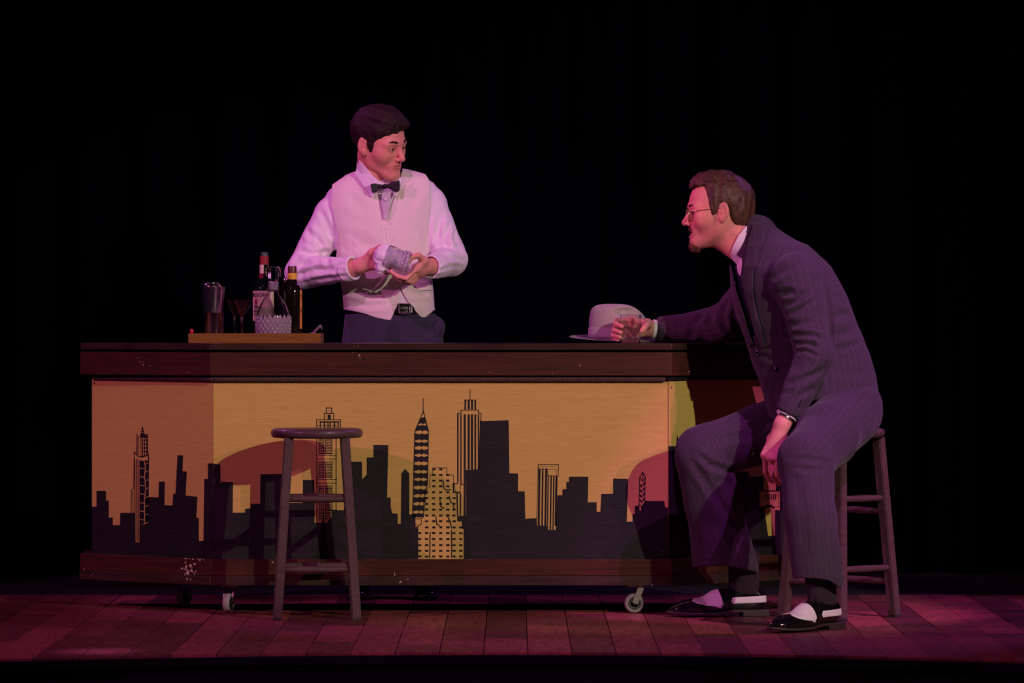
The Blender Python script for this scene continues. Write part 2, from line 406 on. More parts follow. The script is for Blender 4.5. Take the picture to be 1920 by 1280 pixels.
# left panel
P = Paint(0)
P.poly(A([(113,898),(143,898),(143,795),(204,795),(204,858),(222,858),(222,968),(248,968),(248,1017),(296,1017),(296,938),(392,938),(395,1127),(424,1127),(428,1010),
   (454,1015),(470,930),(470,835),(545,838),(548,735),(586,735),(583,888),(636,890),(640,815),(655,813),(668,565),(704,565),(700,668),(728,670),(720,826),(797,833),(790,970),(806,970),(806,1120),(836,1120),(842,718),(865,718),(866,617),(896,617)]) + [(399.3, YBOT), (172.6, YBOT)])
P.poly(A([(440,372),(428,430),(456,430)])); 
P.line(A([(432,405),(450,405)]), .8, .0012, 1); P.line(A([(430,418),(454,418)]), .8, .0012, 1)
P.poly(A([(425,430),(472,430),(474,570),(428,580)]))
for j in range(5):
    P.line(A([(430,458+j*24),(470,456+j*24)]), 1.3, .0012, 1)
for xx in (432, 447, 461): P.line(A([(xx,452),(xx+1,568)]), 1.3, .0012, 1)
P.line(A([(406,425),(404,562)]), 1.2); P.line(A([(415,440),(412,570)]), 1.2); P.line(A([(388,540),(384,780),(370,790),(367,938)]), 1)
P.line(A([(388,540),(412,572),(424,572)]), 1.2); P.line(A([(472,428),(474,545),(481,560),(478,840)]), 1.6)
for xx in (390, 402, 412): P.line(A([(xx,590),(xx+4,1120)]), 1.2)
P.line(A([(379,795),(379,938)]), .9)
P.rect(*A1(426,598), *A1(479,1010))
ys = [600,652,708,762,818,876,930,985,1010]
for j, yy in enumerate(ys[:-1]):
    P.line(A([(426,yy-4),(452,yy)]), 1.3, .0012, 1)
    P.line(A([(458,yy+22),(479,yy+14)]), 1.2, .0012, 1)
P.line(A([(452,598),(460,640),(455,700),(462,780),(454,860),(456,1010)]), 1.5, .0012, 1)
P.line(A([(424,598),(424,1127)]), 1.3)
sk = obj('painted_skyline', P.bm, [M_black, M_panel], pans[0])
# centre panel
P = Paint(1)
P.poly([(399.6,868.5),(412.9,870.7),(413.4,912),(414.6,902.5),(436.9,903.9),(436.3,960.8),(459.4,960.8),(459.7,953.6),(469.8,953),(470.4,944.4),(487.7,943.8),(488.3,888.6),
  (540,888),(541,942.5),(567.5,942.5),(568,899.4),(588.8,899.4),(590,979.4),(612.8,979.4),(622.9,967),(622.9,956.4),(645,956),(646,865.3),(678.7,865.3),(679.2,898.5),(687.7,889.5),(687.7,857.6),
  (700.2,856.8),(700.2,833.7),(728,834.2),(726,932.5),(732.6,932.5),(732.6,948.5),(735.3,961.8),(745.4,962.3),(746,981.7),(751.5,981.7),(752.5,887.4),(759.7,878.6),(767.4,887.4),(767.4,963.9),(779,964),(779,987),(783.9,987),(783.9,YBOT),(399.6,YBOT)])
P.poly([(869.4,YBOT),(869.4,991),(866.3,991),(866.3,977.7),(857.5,976.4),(857.5,967),(874.2,965.7),(873.4,880.7),(897.3,879.4),(900,787.7),(905,789),(953.7,787.7),(955,886.8),(971.2,887.3),(971.2,920.5),(983.9,921),(985,972.3),(1006.8,971),(1006.8,984.8),(1024.8,984.8),(1027,993),(1042,993),
  (1045.5,928),(1054.6,928),(1054.6,917),(1062,916.5),(1062,903.3),(1066.8,902.7),(1066.8,893.4),(1102.9,893.4),(1101.9,941.2),(1118.9,941.2),(1118.9,959),(1125.8,959),(1127.4,925.8),(1149.7,925.3),(1149.7,896.9),(1177.8,897.4),(1175.2,977.6),(1186,977.6),(1186,963),(1190,963),(1190,947.9),(1205.4,947.9),(1208.6,938.6),(1245.3,939),(1247.4,951),(1252.4,951),(1252.4,YBOT)])
# tower behind the stool
P.line(B([(203,975),(203,250),(370,250),(370,305)]), 1.4); P.line(B([(258,250),(258,205),(323,205),(323,250)]), 1.4); P.line(B([(270,205),(270,167),(308,167),(308,205)]), 1.4)
P.rect(*B([(280,215)])[0], *B([(302,250)])[0]); P.rect(*B([(288,183)])[0], *B([(293,189)])[0])
for x0, x1 in ((226, 285), (296, 356)):
    P.line(B([(x0,266),(x1,266)]), 2.6); P.line(B([(x0+2,266),(x0+2,305)]), 2); P.line(B([((x0+x1)/2+2,266),((x0+x1)/2+2,305)]), 2.6); P.line(B([(x1-2,266),(x1-2,305)]), 2)
P.line(B([(340,385),(340,965)]), 1.4)
for y0, y1 in ((310, 372), (390, 492), (545, 660), (715, 800), (815, 900), (905, 970)):
    P.line(B([(203,y0-18),(345,y0-18)]), 1); P.line(B([(203,y1+12),(345,y1+12)]), 1)
    for x0, x1 in ((218, 252), (264, 312)):
        P.line(B([(x0,y0),(x1,y0),(x1,y1),(x0,y1),(x0,y0)]), .9)
        yy = y0 + 8
        while yy < y1 - 3:
            P.line(B([(x0+4,yy),(x1-4,yy+3)]), 1.5); yy += 11
# spire tower
P.line(B([(955,100),(955,190)]), 1.2); P.line(B([(955,190),(895,335),(880,920)]), 1.5); P.line(B([(955,190),(992,330),(985,700),(975,760)]), 1.5)
bands = [(232,275),(285,325),(345,390),(405,435),(455,490),(505,545),(565,605),(622,660),(675,715),(735,775),(792,830),(848,890),(905,935)]
for y0, y1 in bands:
    def sx(y):
        if y < 335: t = (y-190)/145; return 955-60*t, 955+37*t
        t = (y-335)/585; r = 992-12*t if y < 720 else max(958, 984-(y-720)*.13); return 895-15*t, r
    l0, r0 = sx(y0); l1, r1 = sx(y1); m = (l0+r0)/2 + 2
    P.poly(B([(l0,y0),(m-18,y0+9),(m,y0+1),(m+18,y0+9),(r0,y0),(r1,y1+8),(m+14,y1-1),(m,y1+8),(m-14,y1-1),(l1,y1+8)]))
P.line(B([(880,920),(900,935),(940,935)]), 1.2)
for yy in (945, 990): P.line(B([(900,yy),(918,yy+8),(940,yy)]), 1)
# window-grid building
P.line(B([(918,1225),(918,1005),(942,985),(942,920),(958,915),(960,800),(978,745),(1000,725),(1003,640),(1020,640),(1020,590),(1120,590),(1120,640),(1168,640),(1170,700),(1190,790),(1195,930)]), .9)
left_of = {930: 1040, 978: 745, 1028: 590, 1078: 590, 1128: 625, 1172: 790, 1220: 1000}
rows = [600,640,680,720,762,803,845,885,926,967,1010,1050,1092,1135,1175,1215]
rr = random.Random(3)
for cx_, ymin in left_of.items():
    for yy in rows:
        if yy < ymin: continue
        P.rect(*B([(cx_-11+rr.uniform(-1,1), yy-7+rr.uniform(-1,1))])[0], *B([(cx_+11+rr.uniform(-1,2), yy+7)])[0])
for pl in ([(1095,682),(1100,730),(1112,745),(1145,745)], [(1072,800),(1078,862),(1102,876)], [(1138,790),(1150,835),(1165,838),(1172,880)], [(1045,935),(1050,985),(1070,1000)], [(1125,930),(1145,970),(1155,1015)], [(1004,1045),(1000,1222)], [(1155,1035),(1155,1222)], [(1170,700),(1168,760),(1212,765)]):
    P.line(B(pl), 1.9)
# stepped tower with vertical stripes
P.line(B([(1285,38),(1285,112)]), 1.3); P.line(B([(1248,180),(1248,112),(1325,112),(1325,180)]), 1.3)
P.line(B([(1222,205),(1222,182),(1345,182),(1345,205)]), 1.3); P.line(B([(1197,700),(1197,205),(1222,205)]), 1.5); P.line(B([(1345,205),(1362,205),(1362,260)]), 1.3)
for x0, x1 in ((1250,1256), (1268,1283), (1292,1306), (1316,1324)): P.rect(*B([(x0,114)])[0], *B([(x1,178)])[0])
for x0, x1, y1 in ((1196,1204,690), (1216,1225,705), (1240,1254,925), (1268,1283,602), (1291,1306,602), (1316,1328,602), (1340,1349,602)): P.rect(*B([(x0,212)])[0], *B([(x1,y1)])[0])
P.line(B([(1168,765),(1168,702),(1190,702)]), 2); P.line(B([(1190,765),(1215,765),(1215,708),(1245,708),(1245,780)]), 1.2)
P.rect(*B([(1212,770)])[0], *B([(1222,925)])[0]); P.line(B([(1195,770),(1198,930)]), 1.5)
# striped slab tower
P.line(Cc([(402,945),(412,567),(555,567),(553,650)]), 1.2); P.line(Cc([(412,597),(478,597),(478,645),(553,648)]), 1); P.line(Cc([(430,580),(540,580)]), .6); P.line(Cc([(485,600),(540,600),(540,645)]), .6)
for x0, x1, y0, y1 in ((414,428,597,997), (438,449,597,997), (460,474,597,997), (478,486,648,1028), (497,508,648,1028), (517,526,648,1028), (533,548,648,1000)): 
    P.poly(Cc([(x0,y0),(x1,y0),(x1-6,y1),(x0-6,y1)]))
# small pointed tower
P.line(Cc([(1148,620),(1128,655),(1122,860)]), 1.4); P.line(Cc([(1148,620),(1167,655),(1162,825)]), 1.6); P.line(Cc([(1148,620),(1148,685)]), 1.2)
P.line(Cc([(1128,655),(1148,685),(1167,655)]), 1.2)
yy = 690
while yy < 850:
    P.poly(Cc([(1127,yy+12),(1146,yy+26),(1146,yy+42),(1127,yy+28)])); P.poly(Cc([(1148,yy+14),(1166,yy-4),(1166,yy+12),(1148,yy+30)])); yy += 36
P.rect(*Cc([(1126,858)])[0], *Cc([(1136,892)])[0], .0012, 1)
obj('painted_skyline', P.bm, [M_black, M_panel], pans[1])
# right panel
P = Paint(2)
P.poly([(1253.6,836),(1267,836),(1270,813),(1273,836),(1330,838),(1330,860),(1362,860),(1362,884),(1404,884),(1404,893),(1424,893),(1424,1004),(1462,1004),(1462,880),(1480.5,880),(1480.5,YBOT),(1253.6,YBOT)])
P.line([(1431,919),(1431,899),(1455,899),(1455,919)], 1); P.rect(1425, 919, 1460, 921)
P.rect(1424, 892, 1431, 919); P.rect(1455.5, 880, 1463, 920)
for k in range(6): P.rect(1433+k*4, 926, 1434.8+k*4, 936)
P.line([(1427,922),(1427,950),(1460,950),(1460,922)], 1)
P.poly([(1424,951),(1432,951),(1437,947),(1446,946),(1452,951),(1452,954),(1445,949.5),(1438,951),(1433,956),(1436,975),(1440,1004),(1424,1004)]); P.rect(1453, 956, 1463, 1004)
obj('painted_skyline', P.bm, [M_black, M_panel], pans[2])
# screws
bm = NB()
def screw(i, px, py):
    p = plane_pt(i, px, py, .001); (x0, y0), (x1, y1) = panelp[i], panelp[i+1]
    n = Vector((y1-y0, -(x1-x0), 0)).normalized()
    b2 = NB(); add_lathe(b2, [(0, .0012), (.0022, .001), (.0034, 0)], 10, axisM(p, n)); obj('screw', b2, M_tin, pans[i])
for i, px, py in ((0,177,718),(0,178,1026),(0,390,1033),(0,391,1010),(1,418,1037),(1,1242,1033),(2,1259,726),(2,1264,1031)): screw(i, px, py)
# rope along the top of the panels
bm = NB()
def rope_run(p0, p1, z, r=.0085, pitch=.031):
    p0, p1 = Vector((*p0, z)), Vector((*p1, z)); L_ = (p1-p0).length; d = (p1-p0)/L_; a, b = frame(d); n = int(L_/pitch*9)
    for s in range(3):
        pts = []
        for k in range(n+1):
            t = k/n*L_; an = 2*math.pi*(t/pitch) / 1.0 + s*2*math.pi/3
            pts.append(p0 + d*t + (a*math.cos(an) + b*math.sin(an))*r*.52)
        add_tube(bm, pts, r*.6, 6)
zr = Z(711)
o2 = plan(176, 1477, SL+.008, 400, 1250, .019)
rope_run(o2[0], o2[1], zr); rope_run((o2[1][0]+.004, o2[1][1]), (o2[2][0]-.006, o2[2][1]), zr)
obj('rope_trim', bm, M_rope, bar, smooth=180)
bm = NB(); d = Vector((o2[3][0]-o2[2][0], o2[3][1]-o2[2][1])).normalized()
add_prism(bm, [(o2[2][0]+.004, o2[2][1]-.004), (o2[3][0], o2[3][1]-.004), (inner[3][0], inner[3][1]), (inner[2][0], inner[2][1])], Z(713), Z(704.2)); obj('recess_strip', bm, M_blackfloor, bar)
# casters
def caster(px, Y, ang, face):
    x = X(px, Y); r = .033; b = NB(); zb = Z(1097)
    add_box(b, (x-.022, Y-.018, zb-.006), (x+.030, Y+.018, zb-.0005), .001)
    ca, sa = math.cos(ang), math.sin(ang)
    for s in (-1, 1):
        p = Vector((x, Y, 0)); sd = Vector((-sa, ca, 0))*s*.016
        add_bar(b, p+sd+Vector((ca*.022, sa*.022, zb-.006)), p+sd+Vector((0, 0, r)), .003, .020, up=(ca, sa, 0))
    c = obj('caster', b, M_tin, bar)
    b = NB(); M = axisM((x, Y, r), (-sa, ca, 0))
    prof = [(.013,-.010),(.022,-.011),(.030,-.011),(.033,-.007),(.033,.007),(.030,.011),(.022,.011),(.013,.010)]
    add_lathe(b, prof, 32, M)
    for f in b.faces:
        if all((M.inverted() @ v.co).xy.length < .0225 for v in f.verts): f.material_index = 1
    add_lathe(b, [(0,-.014),(.006,-.014),(.006,.014),(0,.014)], 12, M, 1)
    obj('wheel', b, [M_tyre, M_darkrub], c, smooth=40)
caster(428, .03, R(75), 0); caster(1189, .03, R(8), 0); caster(345, .40, R(60), 0); caster(1400, .40, R(20), 0)

# ------------------------------------------------------------------ stools
def make_stool(name, px, Y, rz, label, group):
    x = X(px, Y); s = empty(name, (x, Y, 0), rz); tag(s, label, 'stool', group)
    H = .626; M = Matrix.Translation((x, Y, 0)) @ Matrix.Rotation(rz, 4, 'Z')
    b = NB(); r = .1525
    add_lathe(b, [(0,H-.033),(r-.030,H-.033),(r-.008,H-.031),(r-.001,H-.022),(r,H-.013),(r-.004,H-.005),(r-.014,H-.001),(r-.03,H-.0015),(.06,H-.004),(0,H-.005)], 56, M)
    obj('seat', b, M_stool, s, smooth=60)
    ft, tp = .130, .092       # leg spread at floor and under the seat (half side)
    def legp(sx, sy, z): t = z/(H-.033); return M @ Vector((sx*(ft+(tp-ft)*t), sy*(ft+(tp-ft)*t), z))
    for sx in (-1, 1):
        for sy in (-1, 1):
            b = NB(); add_bar(b, legp(sx, sy, .006), legp(sx, sy, H-.03), .030, .036, up=M.to_3x3() @ Vector((0, 1, 0)), bevel=.003)
            lg = obj('leg', b, M_stool, s)
            b = NB(); p = legp(sx, sy, 0); add_bar(b, p, legp(sx, sy, .0065), .031, .037, up=M.to_3x3() @ Vector((0, 1, 0))); obj('foot_pad', b, M_darkrub, lg)
    for z, ax in ((.395, 0), (.165, 0), (.352, 1), (.120, 1)):
        for sg in (-1, 1):
            a, c = (legp(-1, sg, z), legp(1, sg, z)) if ax == 0 else (legp(sg, -1, z), legp(sg, 1, z))
            b = NB(); d = (c-a).normalized(); pts = [a, a.lerp(c, .12), a.lerp(c, .5), a.lerp(c, .88), c]
            add_tube(b, [a-d*.004]+pts[1:-1]+[c+d*.004], [.0085,.0105,.0115,.0105,.0085], 14); obj('rung', b, M_stool, s, smooth=50)
    return s
make_stool('bar_stool', 594, -.215, R(3), 'empty dark wooden bar stool in front of the painted skyline', None)
make_stool('bar_stool', 1573, -.19, R(43), 'dark wooden bar stool under the seated man in the grey suit', None)
# ------------------------------------------------------------------ things on the bar
ZT = zt                                   # the height of the bar top
def base(px, Y): return Vector((X(px, Y), Y, ZT))
def rr_(px_w, Y): return px_w * (D0+Y) / F
# tray: a shallow open wooden tray
TY0, TY1 = .20, .48
tx0, tx1 = X(353, TY0), X(601, TY0)
tray = empty('tray', ((tx0+tx1)/2, .34, ZT)); tag(tray, 'shallow honey-coloured wooden tray of bottles and glasses on the left of the bar', 'tray')
t_ = .010; zt1 = ZT + 18.2*(D0+TY0)/F
bm = NB(); add_box(bm, (tx0, TY0, ZT), (tx1, TY0+t_, zt1), .0015); obj('side_board', bm, M_tray, tray)
bm = NB(); add_box(bm, (tx0, TY1-t_, ZT), (tx1, TY1, zt1), .0015); obj('side_board', bm, M_tray, tray)
bm = NB(); add_box(bm, (tx0, TY0+t_, ZT), (tx0+t_, TY1-t_, zt1), .0015); obj('end_board', bm, M_tray, tray)
bm = NB(); add_box(bm, (tx1-t_, TY0+t_, ZT), (tx1, TY1-t_, zt1), .0015); obj('end_board', bm, M_tray, tray)
bm = NB(); add_box(bm, (tx0+t_, TY0+t_, ZT), (tx1-t_, TY1-t_, ZT+.005)); obj('tray_floor', bm, M_tray, tray)
ZF = ZT + .005
def zpx(py, Y): return CZ + (HY-py)*(D0+Y)/F - ZF       # height above the tray floor of a picture row
def pr(rows, Y, z0=0): return [(rr_(r, Y), zpx(y, Y) if y is not None else z0) for r, y in rows]
def at(px, Y, z=None): return Matrix.Translation((X(px, Y), Y, ZF if z is None else z))

def lathe_obj(name, profile, px, Y, m, parent=None, n=40, smooth=50, close=False):
    b = NB(); add_lathe(b, profile, n, at(px, Y), 0, close); bmesh.ops.recalc_face_normals(b, faces=b.faces); return obj(name, b, m, parent, smooth=smooth)
# steel tins
Yk = .325
b_ = pr([(0,None),(12.5,None),(13.5,622),(21.5,540),(22.2,537.5),(21.2,537.5),(19,560),(12.5,633),(0,634)], Yk)
t1 = empty('cocktail_tin', base(398, Yk)); tag(t1, 'tall flared polished steel cocktail tin on the tray, capped by an inner cup', 'shaker')
lathe_obj('tin', b_, 398, Yk, M_steel, t1)
lathe_obj('inner_cup', pr([(0,537),(17,537),(16,533),(13.2,531.5),(13.2,529.3),(12.2,528.6),(0,529)], Yk), 397, Yk, M_steel, t1)
Yk = .415
o = lathe_obj('cocktail_tin', pr([(0,None),(12,None),(20.5,539),(21,537),(20,537),(12,630),(0,631)], Yk), 402, Yk, mat('copper_tinted_steel', (.75,.45,.38), .2, metal=1)); tag(o, 'plain coppery steel tin standing behind the capped tin', 'shaker')
Yk = .25
o = lathe_obj('short_glass', pr([(0,None),(16.5,None),(17.3,634),(17.8,587),(17.4,586),(16.8,587),(16.2,630),(0,631)], Yk), 402.5, Yk, M_glass, close=False); tag(o, 'short straight clear glass in front of the steel tins', 'glass')
# martini glasses
def martini(px, Y, label):
    o = lathe_obj('martini_glass', pr([(0,None),(19,None),(18,636),(3,634.5),(1.7,630),(1.6,602),(2.2,597),(4,593),(21,562.5),(21.3,562),(20.5,562.4),(3.2,593.5),(0,595.5)], Y), px, Y, M_glass, n=48)
    return tag(o, label, 'glass')
martini(453.5, .27, 'clear martini glass between the steel tins and the green bottle'); martini(441, .42, 'second martini glass, its rim just showing behind the first one')
# green whiskey bottle
Yk = .38; bt = empty('whiskey_bottle', base(495.5, Yk)); tag(bt, 'dark green whiskey bottle with cream label behind the crystal decanter', 'bottle')
lathe_obj('glass_body', pr([(0,None),(20,None),(21,635),(21,543),(20,536),(15,528),(10,522),(8.2,515),(7.6,500),(7.6,482),(0,482)], Yk), 495.5, Yk, M_greenglass, bt)
lathe_obj('cap', pr([(0,482),(7.0,482),(7.0,473.5),(6.4,472.6),(0,472.4)], Yk), 495.5, Yk, mat('green_cap', (.03,.055,.035), .4), bt)
lathe_obj('neck_band', pr([(8.3,496),(8.3,480.5),(7.4,480.2)], Yk), 495.5, Yk, M_redlab, bt)
def wrap(name, px, Y, rpx, y0, y1, a0, a1, m, parent, n=20, off=.3):
    """paper label wrapped on a bottle, angles in degrees from the side facing the audience"""
    b = NB(); r = rr_(rpx+off, Y); c = Vector((X(px, Y), Y, 0)); col_ = []
    for i in range(n+1):
        a = R(a0 + (a1-a0)*i/n)
        col_.append([b.verts.new((c.x + r*math.sin(a), c.y - r*math.cos(a), CZ + (HY-yy)*(D0+Y)/F)) for yy in (y1, y0)])
    for p, q in zip(col_, col_[1:]): b.faces.new((p[0], q[0], q[1], p[1]))
    return obj(name, b, m, parent, smooth=180)
wrap('neck_label', 495.5, Yk, 8.3, 496, 513, -100, -5, M_label, bt); wrap('neck_label', 495.5, Yk, 9.6, 513, 522, -100, -10, M_redlab, bt)
lab = wrap('paper_label', 495.5, Yk, 21, 545, 601, -120, 60, M_label, bt)
def wrap_text(txt, px, Y, rpx, py, hpx, a_mid, parent, m, pitch=None, width=1.0, arch=0):
    cu = bpy.data.curves.new('txt', 'FONT'); cu.body = txt; cu.align_x = 'CENTER'; cu.align_y = 'CENTER'; cu.resolution_u = 2; cu.offset = .018
    to = bpy.data.objects.new('txt', cu); C.collection.objects.link(to); bpy.context.view_layer.update()
    me = bpy.data.meshes.new_from_object(to.evaluated_get(bpy.context.evaluated_depsgraph_get()))
    bpy.data.objects.remove(to); k = (D0+Y)/F; r = rpx*k
    b = NB(); b.from_mesh(me); bmesh.ops.subdivide_edges(b, edges=b.edges, cuts=1)
    for v in b.verts:
        s = hpx*k/.72; a = R(a_mid) + v.co.x*s*width/r; z = CZ+(HY-py)*k + v.co.y*s - arch*(v.co.x*s)**2
        v.co = Vector((X(px, Y) + r*math.sin(a), Y - r*math.cos(a), z))
    o = obj('lettering', b, m, parent); return o
wrap_text('JAMESON', 495.5, Yk, 21.75, 553.5, 6.4, -44, lab, M_ink, width=1.25)
for (w0, w1, y0, y1, m) in ((-62,-22,583,584,M_ink),(-52,-34,562,572,M_redlab),(-58,-30,573,576,M_ink),(-90,-75,587,590,M_redlab),(-62,-24,590,591,M_ink),(-47,-40,559,562,M_redlab)):
    wrap('printed_mark', 495.5, Yk, 21.4, y0, y1, w0, w1, m, lab, n=6, off=.3)
# decanter
Yk = .285; dc = empty('crystal_decanter', base(512.5, Yk)); tag(dc, 'round cut-crystal decanter with a faceted ball stopper on the tray', 'decanter')
prof = pr([(0,None),(27,None),(29.5,633),(31.5,622),(32.5,607),(32.2,596),(30,584),(25,571),(18,560),(11.5,552),(9,547),(9.4,543),(12.5,541.5),(13,539),(12,538),(9.5,538),(8.2,545),(10,552),(16,560),(23,572),(28,585),(30,597),(29.5,620),(25,631),(0,632)], Yk)
b = NB(); rings = add_lathe(b, prof, 72, at(512.5, Yk))
cx_, cy_ = X(512.5, Yk), Yk
bmesh.ops.recalc_face_normals(b, faces=b.faces)
o = obj('decanter_body', b, M_crystal, dc, smooth=60)
# diamond cuts: little pyramids ringing the lower half of the bowl
b = NB(); rows_ = [631,624,617,610,603,596]
for j, yy in enumerate(rows_):
    r = np.interp(yy, [584,596,607,622,633,640], [30,32.2,32.5,31.5,29.5,27]); n = 20; r = rr_(r, Yk); z = CZ+(HY-yy)*(D0+Yk)/F; hz = 7*(D0+Yk)/F
    dr = 0
    for i in range(n):
        a = 2*math.pi*(i + .5*(j % 2))/n; da = math.pi/n
        P_ = lambda aa, rr, zz: b.verts.new((cx_ + rr*math.cos(aa), cy_ + rr*math.sin(aa), zz))
        def rad(y_): return rr_(np.interp(y_, [584,596,607,622,633,640], [30,32.2,32.5,31.5,29.5,27]), Yk)
        c_ = [P_(a-da, r-.0003, z), P_(a, rad(yy+7)-.0003, z-hz), P_(a+da, r-.0003, z), P_(a, rad(yy-7)-.0003, z+hz)]; t0 = P_(a, r+.0042, z)
        for k in range(4): b.faces.new((c_[k], c_[(k+1)%4], t0))
obj('cut_facets', b, M_facet, dc)['kind'] = 'stuff'
b = NB(); add_lathe(b, pr([(0,538),(9.2,538),(10,527),(12,524),(14.6,518),(15.3,511),(13.5,503),(9,499),(0,498.5)], Yk), 10, at(512.5, Yk)); bmesh.ops.recalc_face_normals(b, faces=b.faces); st = obj('stopper', b, M_crystal, dc)
b = NB(); add_lathe(b, pr([(0,541.5),(8,541.5),(8.6,528),(0,527)], Yk), 24, at(512.5, Yk)); obj('ground_glass_plug', b, mat('frosted_glass', (.85,.75,.85), .5, trans=.5), dc, smooth=50)
# dark bottle with yellow band
Yk = .37; db = empty('liquor_bottle', base(548, Yk)); tag(db, 'black-brown bottle with maroon cap and yellow neck band, right of the decanter', 'bottle')
lathe_obj('glass_body', pr([(0,None),(17.5,None),(18.3,635),(18.3,548),(17.3,541),(13.5,533),(9.4,527),(8.6,523),(8.4,512),(0,512)], Yk), 548, Yk, M_darkglass, db)
lathe_obj('cap', pr([(0,512.3),(8.4,512.3),(8.3,501),(7.6,498.8),(0,498.5)], Yk), 548, Yk, M_maroon, db)
lathe_obj('neck_band', pr([(8.9,523.5),(8.9,512),(8.0,511.9)], Yk), 548, Yk, M_yellab, db)
lb = wrap('paper_label', 548, Yk, 18.3, 544, 616, 52, 110, M_orglab, db); 
for y0, y1 in ((552,557),(560,562),(578,586),(590,592)): wrap('printed_mark', 548, Yk, 18.6, y0, y1, 58, 66, M_ink, lb, n=3)
# slim dark bottle behind
Yk = .432; sb = empty('liquor_bottle', base(535.5, Yk)); tag(sb, 'slimmer dark bottle with orange label, tucked behind the decanter and the banded bottle', 'bottle')
lathe_obj('glass_body', pr([(0,None),(13,None),(14,635),(14,545),(12,536),(6.5,530),(5.5,524),(0,524)], Yk), 535.5, Yk, M_darkglass, sb)
lathe_obj('cap', pr([(0,524.5),(5.8,524.5),(5.4,521),(0,520.6)], Yk), 535.5, Yk, M_steel, sb)
wrap('paper_label', 535.5, Yk, 14, 549, 568, -10, 60, M_orglab, sb)
# small red vial in the tray's left corner
o = lathe_obj('vial', pr([(0,None),(3.2,None),(3.4,622),(3.4,617.5),(2.4,616.2),(0,616)], .26), 359.5, .26, M_cherry, n=16); tag(o, 'tiny red glass vial in the left corner of the tray', 'vial')
# crumpled napkin hanging over the right end of the tray
b = NB(); rn = random.Random(2)
cols = []
for i in range(12):
    t = i/11; px = 580 + 24*t; py = 630 - 19*min(1, t*1.15) + (4*(t-.85)*6 if t > .85 else 0); row = []
    for j in range(7):
        s = j/6; Yn = .26 + .09*s
        row.append(b.verts.new(W(px + rn.uniform(-1,1), py + 3.5*math.sin(s*9+t*4) + rn.uniform(-1,1), Yn)))
    cols.append(row)
for p, q in zip(cols, cols[1:]):
    for j in range(6): b.faces.new((p[j], q[j], q[j+1], p[j+1]))
bmesh.ops.solidify(b, geom=b.faces, thickness=.0015)
tag(obj('napkin', b, M_napkin, smooth=60), 'crumpled white paper napkin poking over the right end of the tray', 'napkin')
# tumbler in the seated man's hand
Yk = .12; tb_c = Vector((X(1182, Yk), Yk, ZT))
def tumbler_profile(r, h, thick=.0022, basee=.014):
    return [(0,0),(r*.86,0),(r*.9,.002),(r*.97,h*.5),(r,h),(r-thick*.5,h+.0008),(r-thick,h),(r*.97-thick,h*.5),(r*.88-thick,basee),(0,basee-.002)]
b = NB(); add_lathe(b, tumbler_profile(.0365, .094, basee=.018), 48, Matrix.Translation(tb_c + Vector((0,0,.0005)))); bmesh.ops.recalc_face_normals(b, faces=b.faces)
tag(obj('tumbler', b, M_glass, smooth=50), 'clear rocks tumbler on the bar, gripped by the seated man', 'glass')

# ------------------------------------------------------------------ implicit surface toolkit (organic shapes)
def V3(p): return np.array(p, dtype=np.float64)
def rc(p, a, b, ra, rb, ys=None):
    a, b = V3(a), V3(b); ba = b-a; pa = p-a
    if ys is not None:
        s = np.array([1, 1/ys, 1]); ba = ba*s; pa = pa*s
    t = np.clip((pa @ ba)/max(ba @ ba, 1e-12), 0, 1)
    return np.sqrt(((pa - t[:, None]*ba)**2).sum(1)) - (ra + (rb-ra)*t)
def ell(p, c, r):
    q = p - V3(c); r = V3(r); k0 = np.sqrt(((q/r)**2).sum(1)); k1 = np.sqrt(((q/r**2)**2).sum(1)) + 1e-9
    return k0*(k0-1)/k1
def sph(p, c, r): return np.sqrt(((p-V3(c))**2).sum(1)) - r
def smin(a, b, k):
    h = np.maximum(k-np.abs(a-b), 0)/k; return np.minimum(a, b) - h*h*k*.25
def smax(a, b, k): return -smin(-a, -b, k)
def chain(p, pts, rad, k=0, ys=None):
    d = None
    for i in range(len(pts)-1):
        e = rc(p, pts[i], pts[i+1], rad[i], rad[i+1], ys); d = e if d is None else (smin(d, e, k) if k else np.minimum(d, e))
    return d
def loft(p, rows, ex=2.3):
    """rows: (z, cx, cy, rx, ry)"""
    r = np.array(sorted(rows)); z = p[:, 2]; cx, cy, rx, ry = (np.interp(z, r[:, 0], r[:, i]) for i in (1, 2, 3, 4))
    e = (np.abs((p[:, 0]-cx)/rx)**ex + np.abs((p[:, 1]-cy)/ry)**ex)**(1/ex)
    d = (e-1)*np.minimum(rx, ry)
    return smax(smax(d, z-r[-1, 0], .04), r[0, 0]-z, .02)
def poly2(x, y, pts):
    """signed distance to a polygon, negative inside"""
    pts = np.array(pts, dtype=float); n = len(pts); d = np.full(x.shape, 1e9); s = np.ones(x.shape)
    for i in range(n):
        a, b = pts[i], pts[i-1]; e = b-a; wx, wy = x-a[0], y-a[1]
        t = np.clip((wx*e[0]+wy*e[1])/(e@e), 0, 1); d = np.minimum(d, (wx-e[0]*t)**2+(wy-e[1]*t)**2)
        c1 = y >= a[1]; c2 = y < b[1]; c3 = e[0]*wy > e[1]*wx
        f = (c1 & c2 & c3) | (~c1 & ~c2 & ~c3); s = np.where(f, -s, s)
    return s*np.sqrt(d)
def pxy(p):
    k = F/(D0+p[:, 1]); return HX + p[:, 0]*k, HY + (CZ-p[:, 2])*k
def ppoly(p, pts):
    """polygon drawn on the elevation, extruded in depth; distance in metres"""
    x, y = pxy(p); return poly2(x, y, pts)*(D0+p[:, 1])/F
